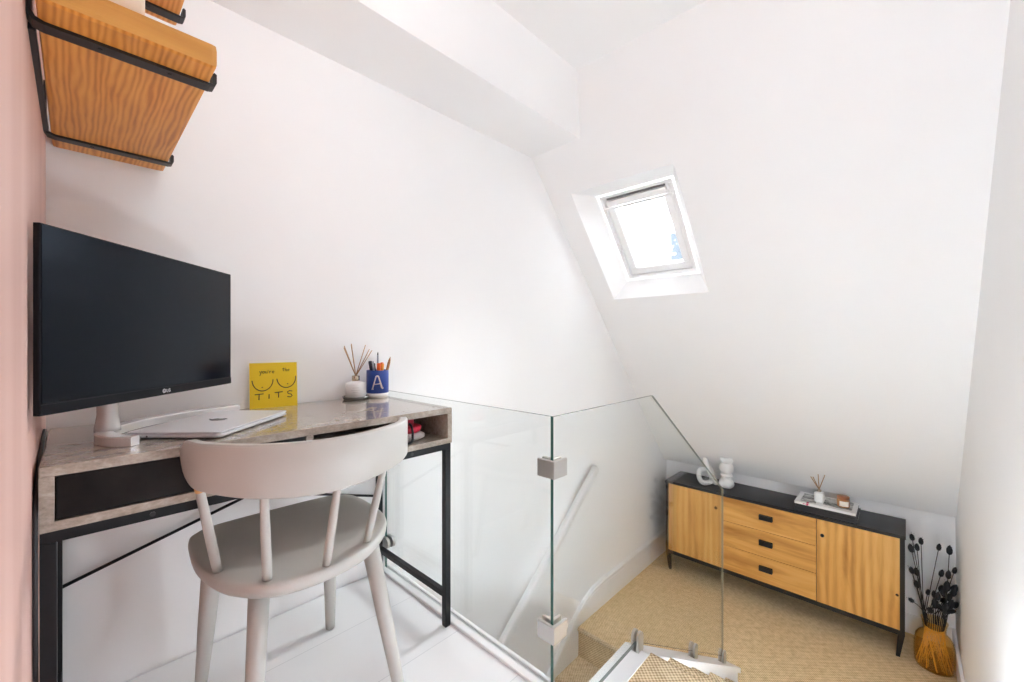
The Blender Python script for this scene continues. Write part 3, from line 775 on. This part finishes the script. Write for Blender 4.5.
# ------------------------------------------------------------------ power cable between desk and pink wall
bm = NB(); tube(bm, catmull([(PX+0.0042, 1.50, T+0.02), (PX+0.0042, 1.36, T+0.004), (PX+0.0042, 1.22, T-0.03), (PX+0.0042, 1.165, T-0.07), (PX+0.0042, 1.15, 0.60), (PX+0.0042, 1.165, 0.40), (PX+0.0042, 1.20, 0.20), (PX+0.0042, 1.22, 0.005)], 8), 0.0036, 8)
tag(obj('power_cable', bm, M['black_plastic'], None, (PX+0.008, 1.22, 0)), 'black cable dropping between the pink wall and the left side of the desk', 'cable')

# ------------------------------------------------------------------ chair
ch = thing('chair', 'warm grey painted wooden chair with curved backrest tucked under the desk', 'chair', (0.43, 1.26, 0))
ZSEAT = 0.455
out = [(.211, 1.42), (.201, 1.263), (.220, 1.140), (.252, 1.075), (.288, 1.034), (.340, 1.010), (.429, 1.003), (.538, 1.032), (.638, 1.122), (.678, 1.222), (.685, 1.387), (.660, 1.455), (.579, 1.484), (.421, 1.491), (.280, 1.490), (.236, 1.468)]
loop = [(p.x, p.y) for p in catmull([(x, y, 0) for x, y in out], 5, True)]
cen = (0.437, 1.265)
bm = NB()
def sring(k, z): return [bm.verts.new((cen[0]+(x-cen[0])*k, cen[1]+(y-cen[1])*k, z)) for x, y in loop]
rs = [sring(0.90, ZSEAT-0.034), sring(0.965, ZSEAT-0.033), sring(0.99, ZSEAT-0.026), sring(1.0, ZSEAT-0.012), sring(0.992, ZSEAT-0.003), sring(0.97, ZSEAT), sring(0.90, ZSEAT-0.001), sring(0.75, ZSEAT-0.005), sring(0.5, ZSEAT-0.009), sring(0.25, ZSEAT-0.010)]
n = len(loop)
for i in range(len(rs)-1):
    for k in range(n): bm.faces.new([rs[i][k], rs[i][(k+1) % n], rs[i+1][(k+1) % n], rs[i+1][k]]).smooth = True
bm.faces.new(rs[0]); bm.faces.new(rs[-1])
obj('seat', bm, M['chair'], ch)
zt = ZSEAT-0.030
for tp, ft in (((.254, 1.343), (.250, 1.480)), ((.316, 1.163), (.269, 1.064)), ((.585, 1.126), (.632, 1.035)), ((.592, 1.41), (.611, 1.453))):
    bm = NB(); tube(bm, [Vector((*ft, 0.004)).lerp(Vector((*tp, zt)), q) for q in (0, 0.1, 0.45, 1.0)], [0.0150, 0.0165, 0.0205, 0.0245], 20)
    l = obj('leg', bm, M['chair'], ch)
    bm = NB(); lathe(bm, [(0, 0), (0.010, 0), (0.011, 0.005), (0, 0.005)], (*ft, 0.0), 14); obj('glide', bm, M['black_plastic'], l)
# backrest
arcp = catmull([(.156, 1.142, 0), (.162, 1.113, 0), (.176, 1.062, 0), (.2164, .9974, 0), (.2587, .9527, 0), (.3254, .915, 0), (.393, .899, 0), (.473, .906, 0), (.5715, .9443, 0), (.630, .995, 0), (.652, 1.045, 0)], 6)
N = len(arcp)
cum = [0]
for i in range(1, N): cum.append(cum[-1]+(arcp[i]-arcp[i-1]).length)
LT = cum[-1]
bm = NB(); prev = None
for i, p in enumerate(arcp):
    tn = (arcp[min(i+1, N-1)]-arcp[max(i-1, 0)]).normalized(); nn = Vector((-tn.y, tn.x, 0))   # towards the seat
    q = cum[i]/LT
    zlo = 0.672 + 0.022*(abs(2*q-1))**1.5
    zhi = 0.787
    e = min(cum[i], LT-cum[i]); R = 0.062
    if e < R:
        k_ = math.sqrt(max(0, 1-((R-e)/R)**2)); mid_ = 0.753
        zlo = mid_-(mid_-zlo)*max(k_, 0.12); 
        R2 = 0.03
        k2 = math.sqrt(max(0, 1-((R2-min(e, R2))/R2)**2)); zhi = mid_+(zhi-mid_)*max(k2, 0.2)
    th = 0.0105
    r = [bm.verts.new(Vector((p.x, p.y, 0))+nn*a+Vector((0, 0, z))) for a, z in ((0, zlo+0.004), (0, zhi-0.004), (0.003, zhi), (2*th-0.003, zhi), (2*th, zhi-0.004), (2*th, zlo+0.004), (2*th-0.003, zlo), (0.003, zlo))]
    if prev:
        for k in range(8): bm.faces.new([prev[k], prev[(k+1) % 8], r[(k+1) % 8], r[k]]).smooth = k in (0, 4)
    else: bm.faces.new(r)
    prev = r
bm.faces.new(prev)
obj('backrest', bm, M['chair'], ch)
for i, (b_, tp) in enumerate((((.234, 1.186), (.178, 1.098, .712)), ((.304, 1.064), (.268, .962, .690)), ((.4226, 1.030), (.399, .910, .678)), ((.548, 1.072), (.522, .932, .684)))):
    B_ = Vector((*b_, ZSEAT-0.012)); T_ = Vector(tp); T_ = T_+(T_-B_).normalized()*0.005
    bm = NB(); tube(bm, [B_.lerp(T_, q) for q in (0, 0.25, 0.6, 1)], [0.0095, 0.0105, 0.0098, 0.0078], 14); sp = obj('spindle', bm, M['chair'], ch)
    if i == 0:
        bm = NB(); q0 = B_.lerp(T_, 0.845); q1 = B_.lerp(T_, 0.90); tube(bm, [q0, q1], 0.0091, 14); c_ = obj('worn_patch', bm, M['bare_wood'], sp); c_['label'] = 'chipped bare wood patch'

# ------------------------------------------------------------------ wall shelves
def shelf(label, x1, y0, y1, z0, th, brk, loc):
    s = thing('wall_shelf', label, 'shelf', loc)
    bm = NB(); box(bm, (PX+0.012, y0, z0), (x1, y1, z0+th), 0.009)
    bd = obj('board', bm, [M['pine'], M['pine_end']], s)
    for p in bd.data.polygons:
        if abs(p.normal.y) > 0.9 or p.normal.x > 0.9: p.material_index = 1
    for y in brk:
        bm = NB()
        xs = x1+0.004
        prof = [(PX, z0+th+0.085), (PX+0.005, z0+th+0.085), (PX+0.005, z0+0.014), (PX+0.010, z0+0.004), (PX+0.020, z0)]
        prof += [(xs, z0), (xs, z0+0.020), (xs+0.003, z0+0.024), (xs+0.007, z0+0.021), (xs+0.007, z0+0.004), (xs+0.004, z0-0.003), (xs-0.004, z0-0.0055)]
        prof += [(PX+0.018, z0-0.0055), (PX+0.006, z0-0.0025), (PX, z0+0.008)]
        prism(bm, prof, lambda a, b, h: (a, h, b), y-0.014, y+0.014)
        br = obj('bracket', bm, M['bracket'], s)
        for x in (0.03, 0.125):
            bm = NB(); tube(bm, [(x, y, z0-0.0052), (x, y, z0-0.0075)], 0.0042, 10); obj('screw', bm, M['black_plastic'], br)
    return s
sh = shelf('lower thick pine wall shelf on black iron brackets above the monitor', 0.187, 0.950, 1.660, 1.520, 0.0435, (1.030, 1.565), (PX, 1.3, 1.52))
bm = NB(); box(bm, (PX, 1.06, 1.521), (PX+0.009, 1.55, 1.533), 0.001); obj('dark_bar', bm, M['bracket'], sh)  # dark bar along the wall, behind the board between the brackets
shelf('upper pine wall shelf on black iron brackets above the lower shelf', 0.187, 0.70, 1.42, 1.842, 0.0435, (0.80, 1.375), (PX, 1.06, 1.842))
bm = NB(); box(bm, (-0.040, 0.963, 1.5636), (0.084, 1.20, 1.66), 0.004)
bx = obj('storage_box', bm, M['cream'], None, (0.02, 1.08, 1.5636)); tag(bx, 'cream box standing on the near end of the lower pine shelf', 'box')
bm = NB(); box(bm, (-0.042, 0.961, 1.640), (0.086, 1.202, 1.668), 0.003); obj('lid', bm, M['cream'], bx)

# ------------------------------------------------------------------ sideboard
SX0, SX1, SY0, SY1, SZ = 3.560, 3.904, 0.0, 1.522, -0.2173
side = thing('sideboard', 'low oak sideboard in black frame with two doors and three drawers under sloping ceiling', 'sideboard', ((SX0+SX1)/2, 0.76, ZL))
SZB = -0.847
bm = NB(); box(bm, (SX0-0.004, SY0-0.004, SZ-0.022), (SX1, SY1+0.004, SZ), 0.002); obj('top', bm, M['black_lacquer'], side)
bm = NB()
box(bm, (SX0, SY0, SZB), (SX1, SY0+0.022, SZ-0.022)); box(bm, (SX0, SY1-0.022, SZB), (SX1, SY1, SZ-0.022))
box(bm, (SX0, SY0+0.022, SZB), (SX1, SY1-0.022, SZB+0.028))
box(bm, (SX0+0.03, SY0+0.022, SZB+0.028), (SX1, SY1-0.022, SZ-0.022))
obj('carcass', bm, M['black_lacquer'], side)
yd1, yd0 = 1.063, 0.449
z0, z1 = SZB+0.030, SZ-0.024
def knob(parent, y, z, m, r=0.011):
    bm = NB(); tube(bm, [(SX0+0.004, y, z), (SX0-0.006, y, z), (SX0-0.010, y, z), (SX0-0.016, y, z), (SX0-0.018, y, z)], [r*0.5, r*0.5, r, r, r*0.7], 16); obj('knob', bm, m, parent)
for ya, yb, ky in ((yd1+0.002, SY1-0.024, 1.105), (SY0+0.024, yd0-0.002, 0.415)):
    bm = NB(); box(bm, (SX0+0.002, ya, z0), (SX0+0.022, yb, z1), 0.001); d_ = obj('door', bm, M['oak_v'], side)
    knob(d_, ky, -0.343, M['black_plastic'])
    if ya < 0.2:
        bm = NB()
        tube(bm, [(SX0+0.0025, 0.036, -0.60), (SX0+0.0012, 0.036, -0.60)], 0.008, 12); obj('wood_knot', bm, M['knot'], d_)
dh = (z1-z0)/3
for k in range(3):
    za = z0+dh*k+0.0015; zb = z0+dh*(k+1)-0.0015
    bm = NB(); box(bm, (SX0+0.002, yd0+0.002, za), (SX0+0.022, yd1-0.002, zb), 0.001); d_ = obj('drawer', bm, M['oak_h'], side)
    zc = (za+zb)/2+0.01; yc = (yd0+yd1)/2
    bm = NB()
    prism(bm, [(SX0+0.003, zc+0.018), (SX0-0.020, zc+0.018), (SX0-0.022, zc-0.016), (SX0-0.018, zc-0.016), (SX0-0.016, zc+0.012), (SX0+0.003, zc+0.012)], lambda a, b, h: (a, h, b), yc-0.043, yc+0.043)
    for s_ in (-0.043, 0.039): box(bm, (SX0-0.021, yc+s_, zc-0.014), (SX0+0.003, yc+s_+0.004, zc+0.018))
    box(bm, (SX0+0.0005, yc-0.043, zc-0.014), (SX0+0.0019, yc+0.043, zc+0.018))
    obj('cup_handle', bm, M['black_plastic'], d_)
for x, sx in ((SX0+0.02, 0), (SX1-0.03, 0)):
    for y, sy in ((SY0+0.017, 1), (SY1-0.017, -1)):
        bm = NB(); tp = [(x-0.016, y-0.016), (x+0.018, y-0.016), (x+0.018, y+0.016), (x-0.016, y+0.016)]
        cx_, cy_ = x, y+sy*0.016
        bt_ = [(cx_+(px-x)*0.55, cy_+(py-y)*0.6) for px, py in tp]
        a = [bm.verts.new((*p, SZB)) for p in tp]; b_ = [bm.verts.new((*p, ZL)) for p in bt_]
        bm.faces.new(a); bm.faces.new(b_)
        for k in range(4): bm.faces.new([a[k], a[(k+1) % 4], b_[(k+1) % 4], b_[k]])
        obj('leg', bm, M['black_lacquer'], side)

# ------------------------------------------------------------------ things on the sideboard
hb = (3.735, 1.080, SZ)
bm = NB(); lathe(bm, [(0, 0), (0.040, 0.0), (0.054, 0.012), (0.059, 0.030), (0.054, 0.052), (0.040, 0.070), (0.030, 0.080), (0.036, 0.088), (0.046, 0.094), (0.046, 0.104), (0.036, 0.110), (0.034, 0.116), (0.048, 0.130), (0.054, 0.150), (0.054, 0.172), (0.047, 0.190), (0.036, 0.199), (0.034, 0.203), (0.047, 0.207), (0.050, 0.216), (0.050, 0.236), (0.046, 0.243), (0.016, 0.243), (0.014, 0.232), (0, 0.232)], hb, 36)
tag(obj('candle_holder', bm, M['ceramic'], None, hb), 'white ceramic bobbin candle holder on the black sideboard top', 'candle holder')
# two interlocked ceramic links
def link(bm, c, ax1, ax2, ra, rb, r, n=36):
    pts = [Vector(c)+Vector(ax1)*(ra*math.copysign(abs(math.cos(2*PI*k/n))**0.8, math.cos(2*PI*k/n)))+Vector(ax2)*(rb*math.copysign(abs(math.sin(2*PI*k/n))**0.8, math.sin(2*PI*k/n))) for k in range(n)]
    rings = []
    for i, p in enumerate(pts):
        tn = (pts[(i+1) % n]-pts[i-1]).normalized(); nn = Vector(ax1).cross(Vector(ax2)).normalized(); bb_ = tn.cross(nn).normalized()
        rings.append([bm.verts.new(p+(nn*math.cos(2*PI*k/12)+bb_*math.sin(2*PI*k/12))*r) for k in range(12)])
    for i in range(n):
        for k in range(12): bm.faces.new([rings[i][k], rings[i][(k+1) % 12], rings[(i+1) % n][(k+1) % 12], rings[(i+1) % n][k]]).smooth = True
kn = thing('chain_ornament', 'white ceramic chain link ornament at the left end of the sideboard', 'ornament', (3.70, 1.19, SZ))
rt = Vector((0.66, -0.75, 0)); fw = Vector((0.75, 0.66, 0))
bm = NB(); c_ = Vector((3.695, 1.235, SZ+0.0675)); link(bm, c_, (rt*0.9+fw*0.3).normalized(), (Vector((0, 0, 0.8))+fw*0.55).normalized(), 0.064, 0.058, 0.020); obj('link', bm, M['ceramic'], kn)
bm = NB(); c_ = Vector((3.712, 1.20, SZ+0.113)); link(bm, c_, (Vector((0, 0, 0.9))-rt*0.42).normalized(), (fw*0.8+rt*0.35+Vector((0,0,0.1))).normalized(), 0.105, 0.042, 0.018); obj('link', bm, M['ceramic'], kn)

# books
def book(name, label, x0, x1, y0, y1, zb, h, cm, photo=False):
    o = thing(name, label, 'book', ((x0+x1)/2, (y0+y1)/2, zb), 'books on the sideboard')
    bm = NB(); box(bm, (x0, y0, zb), (x1, y1, zb+0.0025)); box(bm, (x0, y0, zb+h-0.0025), (x1, y1, zb+h)); box(bm, (x0, y0, zb+0.0025), (x0+0.003, y1, zb+h-0.0025)); cv_ = obj('cover', bm, cm, o)
    bm = NB(); box(bm, (x0+0.003, y0+0.004, zb+0.0025), (x1-0.004, y1-0.004, zb+h-0.0025)); obj('page_block', bm, M['pages'], o)
    return o, cv_
b0, _ = book('hardback_book', 'large black hardback at the bottom of the stack on the sideboard', 3.575, 3.83, 0.228, 0.578, SZ, 0.030, M['book_black'])
b1, _ = book('hardback_book', 'thin black hardback in the middle of the stack on the sideboard', 3.580, 3.828, 0.236, 0.574, SZ+0.030, 0.020, M['book_black'])
b2, cv2 = book('hardback_book', 'white hardback with grey cover pictures, topmost of the stack on the sideboard', 3.572, 3.826, 0.238, 0.580, SZ+0.050, 0.016, M['book_white'])
ZB2 = SZ+0.066
bm = NB(); box(bm, (3.60, 0.46, ZB2-0.0002), (3.79, 0.55, ZB2+0.0006)); box(bm, (3.62, 0.262, ZB2-0.0002), (3.80, 0.42, ZB2+0.0006)); obj('cover_picture', bm, M['cover_photo'], cv2)
bm = NB(); box(bm, (3.5712, 0.498, SZ+0.051), (3.5722, 0.508, SZ+0.065)); box(bm, (3.5712, 0.488, SZ+0.056), (3.5722, 0.53, SZ+0.060)); box(bm, (3.572, 0.495, ZB2-0.0002), (3.60, 0.51, ZB2+0.0007)); obj('spine_print', bm, M['magenta'], cv2)

d2 = (3.672, 0.447, ZB2+0.0006)
df2 = thing('reed_diffuser', 'small white reed diffuser standing on the white book', 'diffuser', d2)
bm = NB(); slab(bm, lambda a, b, z: Vector((d2[0]+a, d2[1]+b, d2[2]+z)), 0.056, 0.056, 0.012, 0.0, 0.066, 0.003, 0.004); lathe(bm, [(0.018, 0.064), (0.018, 0.070), (0.012, 0.072), (0, 0.072)], d2, 20); obj('bottle', bm, M['ceramic'], df2)
bm = NB(); lathe(bm, [(0.008, 0.070), (0.013, 0.070), (0.013, 0.084), (0.008, 0.084)], d2, 20); obj('collar', bm, M['brass'], df2)
reeds(df2, (d2[0], d2[1]), d2[2]+0.088, [fan(-0.62, 0.05), fan(-0.54, -0.1), fan(0.0, 0.1), fan(0.36, -0.05), fan(0.48, 0.08)], 0.108, 5, 0.0026, 9, M['reed'])
cd = (3.675, 0.312, ZB2+0.0006)
cnd = thing('jar_candle', 'amber glass jar candle with copper lid on the white book', 'candle', cd)
bm = NB(); lathe(bm, [(0, 0), (0.033, 0), (0.036, 0.003), (0.036, 0.050), (0.034, 0.053), (0, 0.053)], cd, 32); jr = obj('jar', bm, M['amber_jar'], cnd)
bm = NB(); lathe(bm, [(0, 0.0532), (0.0345, 0.0532), (0.0355, 0.056), (0.0355, 0.070), (0.033, 0.073), (0, 0.073)], cd, 32); obj('lid', bm, M['amber_lid'], cnd)
bm = NB()
vd = Vector((-cd[0]+0.0, -cd[1]-0.6, 0)).normalized(); vs = Vector((-vd.y, vd.x, 0))
R_ = 0.0366; rows = []
for zz in (0.010, 0.044): rows.append([bm.verts.new(Vector((cd[0], cd[1], cd[2]+zz))+(vd*math.cos(a)+vs*math.sin(a))*R_) for a in [(-0.75+1.5*k/8) for k in range(9)]])
for k in range(8): bm.faces.new([rows[0][k], rows[0][k+1], rows[1][k+1], rows[1][k]])
obj('label_paper', bm, M['label_cream'], jr)

# ------------------------------------------------------------------ vase with dried stems
vc = (3.605, -0.130, ZL)
vs_ = thing('vase', 'amber glass vase on the carpet beside the sideboard', 'vase', vc)
vp = [(0, 0.0), (0.074, 0.0), (0.086, 0.008), (0.091, 0.030), (0.093, 0.080), (0.091, 0.140), (0.084, 0.180), (0.070, 0.203), (0.056, 0.216), (0.051, 0.228), (0.053, 0.255), (0.060, 0.288)]
bm = NB(); lathe(bm, vp, vc, 40); inner = [(max(0, r-0.003), z+(0.008 if z < 0.005 else 0.0)) for r, z in vp]; lathe(bm, list(reversed(inner)), vc, 40)
lathe(bm, [(0.061, 0.288), (0.0595, 0.2895), (0.058, 0.288)], vc, 40)
obj('vessel', bm, M['amber_glass'], vs_)
# heads located by where the photo shows them, all at the vase's distance
def at(u, v, d):
    r = (u-512)/414.18; c_, s_ = 0.72537, 0.68835
    return Vector((d*(c_+r*s_), d*(s_-r*c_), 1-(v-341)*d/414.18))
heads = [(912, 537, 2.50, 1), (921, 541, 2.56, 1), (911, 548, 2.46, 1.5), (917, 547, 2.54, 1.1), (939, 547, 2.56, 1), (949.5, 550, 2.52, 1.5), (911.5, 570, 2.50, 1.2), (916.5, 571.5, 2.58, 1.3), (916.5, 584, 2.55, 1.3),
         (941.5, 573, 2.55, 1.1), (948.5, 574.5, 2.49, 1.3), (955.5, 570.5, 2.52, 0.9), (947, 586, 2.47, 1.8), (943.5, 592, 2.53, 1.5), (953.5, 592, 2.49, 1.4), (957.5, 588.5, 2.53, 1.2), (959.5, 590, 2.50, 1.2),
         (911, 600, 2.46, 1.0), (935, 603, 2.53, 1.7), (951, 604.5, 2.48, 1.7), (956.5, 605.5, 2.51, 1.5), (952, 611, 2.53, 1.4), (945, 607, 2.46, 1.5), (930, 610, 2.48, 1.5), (938, 596, 2.50, 1.2), (949, 597, 2.55, 1.4), (944, 600, 2.50, 1.4), (939, 606, 2.49, 1.2), (934, 594, 2.52, 0.9), (947, 612, 2.50, 1.2), (928, 592, 2.53, 0.8), (941, 588, 2.54, 0.9)]
rnd = random.Random(172)
placed = []
for u, v, d_, sz in heads:
    d_ += rnd.uniform(-0.03, 0.03); P = at(u, v, d_); P.y = max(P.y, YR+0.016)
    for _ in range(60):                                        # keep the heads clear of one another along the line of sight
        if all((P-q[0]).length > 0.030*(sz**0.5+q[1]**0.5)*0.62 for q in placed): break
        d_ = 2.43+rnd.random()*0.20; P = at(u, v, d_); P.y = max(P.y, YR+0.016)
    placed.append((P, sz))
placed.sort(key=lambda q: math.atan2(q[0].y-vc[1], q[0].x-vc[0]))
NS = len(placed)
for i, (P, sz) in enumerate(placed):
    a = -PI+2*PI*(i+0.5)/NS
    neck = Vector((vc[0]+0.0405*math.cos(a), vc[1]+0.0405*math.sin(a), ZL+0.245))
    fr_, ft_ = ((0.079, 1.0), (0.052, 1.35), (0.066, 1.15))[i % 3]
    foot = Vector((vc[0]+fr_*math.cos(a+ft_), vc[1]+fr_*math.sin(a+ft_), ZL+0.016))
    rim = Vector((vc[0]+0.049*math.cos(a), vc[1]+0.049*math.sin(a), ZL+0.297))
    sag = Vector((0, 0, 0.04))
    pts = [neck, rim] + catmull([rim, rim.lerp(P, 0.5)+sag*0.4*(1 if P.z-neck.z < 0.25 else 0.3), P], 5)[1:]
    bm = NB(); tube(bm, pts, [0.0022]*len(pts), 5)
    st_ = obj('bunny_tail_stem', bm, M['dark_stem'], None, foot)
    tag(st_, 'black dried bunny tail stem standing in the amber vase', 'dried flower', 'black dried stems in the amber vase')
    bm = NB(); dr = (pts[-1]-pts[-3]).normalized(); L = 0.044*sz**0.6; R = 0.0118*sz**0.5
    hp = [P-dr*L*0.5+dr*L*q for q in (0, 0.12, 0.35, 0.6, 0.85, 1.0)]
    tube(bm, hp, [R*q for q in (0.35, 0.8, 1.0, 0.95, 0.6, 0.12)], 9)
    for f_ in range(26):                                     # bristles
        q = rnd.random(); an = rnd.random()*2*PI; a_, b_ = frame_at(dr)
        base = P-dr*L*0.5+dr*L*q; dd = (a_*math.cos(an)+b_*math.sin(an)+dr*0.7).normalized(); wv = dd.cross(dr).normalized()*0.0012
        s0 = base+(a_*math.cos(an)+b_*math.sin(an))*R*0.75
        bm.faces.new([bm.verts.new(s0-wv), bm.verts.new(s0+wv), bm.verts.new(s0+dd*0.009)])
    obj('flower_head', bm, M['dark_plant'], st_)
    bm = NB(); tube(bm, [foot, neck], [0.0026 if i % 3 == 0 else 0.0016]*2, 6); obj('straw_stalk', bm, M['straw'], st_)

# ------------------------------------------------------------------ added fill lamps, all out of view
def pendant(x, y, z, r, label, power):  # unseen hanging globe added to brighten the desk side of the room
    L = thing('fill_pendant', label, 'fill lamp', (x, y, ZC))
    bm = NB(); lathe(bm, [(0, 0), (0.045, 0.0), (0.045, -0.012), (0.02, -0.02), (0, -0.02)], (x, y, ZC), 24); obj('ceiling_rose', bm, M['frame_white'], L)
    bm = NB(); tube(bm, [(x, y, ZC-0.019), (x, y, z+r)], 0.003, 8); obj('flex', bm, M['frame_white'], L)
    bm = NB(); lathe(bm, [(0, r)]+[(r*math.sin(PI*k/16), r*math.cos(PI*k/16)) for k in range(1, 16)]+[(0, -r)], (x, y, z), 32); obj('globe', bm, M['fill_glow'], L)
    ld = bpy.data.lights.new('fill_bulb', 'POINT'); ld.shadow_soft_size = r*1.02; ld.energy = power; ld.color = FILLC
    lo = bpy.data.objects.new('fill_bulb', ld); COL.objects.link(lo); lo.parent = L; lo.location = (0, 0, z-ZC)
FILLC = (0.80, 0.905, 1.0)
PW = (19.0, 36.0, 92.0, 68.0, 168.0)  # strengths of the added fill lamps
pendant(0.45, 0.98, 2.06, 0.09, 'added out-of-view globe fill lamp over the desk floor', PW[0])
def fill_wall_lamp(x, z, r, label, power):  # unseen globe added on the right wall to lift dim areas
    L = thing('fill_wall_lamp', label, 'wall lamp', (x, YR, z))
    bm = NB(); tube(bm, [(x, YR+0.001, z), (x, YR+0.012, z)], 0.04, 24); tube(bm, [(x, YR+0.011, z), (x, YR+0.03, z)], 0.01, 10); obj('base', bm, M['frame_white'], L)
    bm = NB(); lathe(bm, [(0, r)]+[(r*math.sin(PI*k/16), r*math.cos(PI*k/16)) for k in range(1, 16)]+[(0, -r)], (x, YR+0.022+r, z), 28); obj('globe', bm, M['fill_glow'], L)
    ld = bpy.data.lights.new('fill_bulb', 'POINT'); ld.shadow_soft_size = r*1.02; ld.energy = power; ld.color = FILLC
    lo = bpy.data.objects.new('fill_bulb', ld); COL.objects.link(lo); lo.parent = L; lo.location = (0, 0.022+r, 0)
fill_wall_lamp(0.85, 1.62, 0.05, 'added out-of-view globe fill lamp beside the door', PW[1])
fill_wall_lamp(0.82, 0.34, 0.05, 'small added out-of-view globe fill lamp beside the door at the top of the stairs', PW[2])
fill_wall_lamp(1.20, 0.10, 0.05, 'small added out-of-view globe fill lamp low on the right wall above the top stair', PW[3])
fill_wall_lamp(1.78, -0.20, 0.05, 'small added out-of-view globe fill lamp low on the right wall, nearest the landing', PW[4])
# hazy daylight falling in through the roof window
sd = bpy.data.lights.new('daylight', 'SUN'); sd.energy = 7.0; sd.angle = math.radians(40); sd.color = (0.97, 0.985, 1.0)
so = bpy.data.objects.new('daylight', sd); COL.objects.link(so)
so.rotation_euler = Vector((-0.80, -0.01, -0.60)).to_track_quat('-Z', 'Y').to_euler()

# ------------------------------------------------------------------ sky, camera, exposure
w = bpy.data.worlds.new('sky'); sc.world = w; w.use_nodes = True
nt = w.node_tree; bg = nt.nodes['Background']
tc = nt.nodes.new('ShaderNodeTexCoord'); mp = nt.nodes.new('ShaderNodeMapping'); mp.inputs['Scale'].default_value = (6, 6, 9.0); mp.inputs['Location'].default_value = (0.3, -0.75, 0.5)
nz_ = nt.nodes.new('ShaderNodeTexNoise'); nz_.inputs['Scale'].default_value = 2.2; nz_.inputs['Detail'].default_value = 5
rp = nt.nodes.new('ShaderNodeValToRGB'); e = rp.color_ramp.elements
e[0].position = 0.50; e[0].color = (0.17, 0.205, 0.25, 1); e[1].position = 0.66; e[1].color = (4.0, 4.1, 4.2, 1)
nt.links.new(tc.outputs['Generated'], mp.inputs['Vector']); nt.links.new(mp.outputs[0], nz_.inputs['Vector'])
nt.links.new(nz_.outputs['Fac'], rp.inputs['Fac']); nt.links.new(rp.outputs['Color'], bg.inputs['Color'])
bg.inputs['Strength'].default_value = 1.3

cam = bpy.data.cameras.new('camera'); co = bpy.data.objects.new('camera', cam); COL.objects.link(co)
cam.sensor_fit = 'HORIZONTAL'; cam.sensor_width = 36; cam.lens = 414.18/1024*36; cam.clip_start = 0.01
co.location = (0, 0, 1.0); co.rotation_euler = (PI/2, 0, math.radians(43.5)-PI/2)
sc.camera = co
sc.view_settings.view_transform = 'Standard'; sc.view_settings.look = 'None'; sc.view_settings.gamma = 1
sc.view_settings.use_curve_mapping = False
sc.view_settings.exposure = 1.66
sc.cycles.max_bounces = 14; sc.cycles.diffuse_bounces = 8; sc.cycles.glossy_bounces = 6; sc.cycles.transparent_max_bounces = 24
sc.cycles.use_denoising = True
sc.cycles.caustics_reflective = False; sc.cycles.caustics_refractive = False
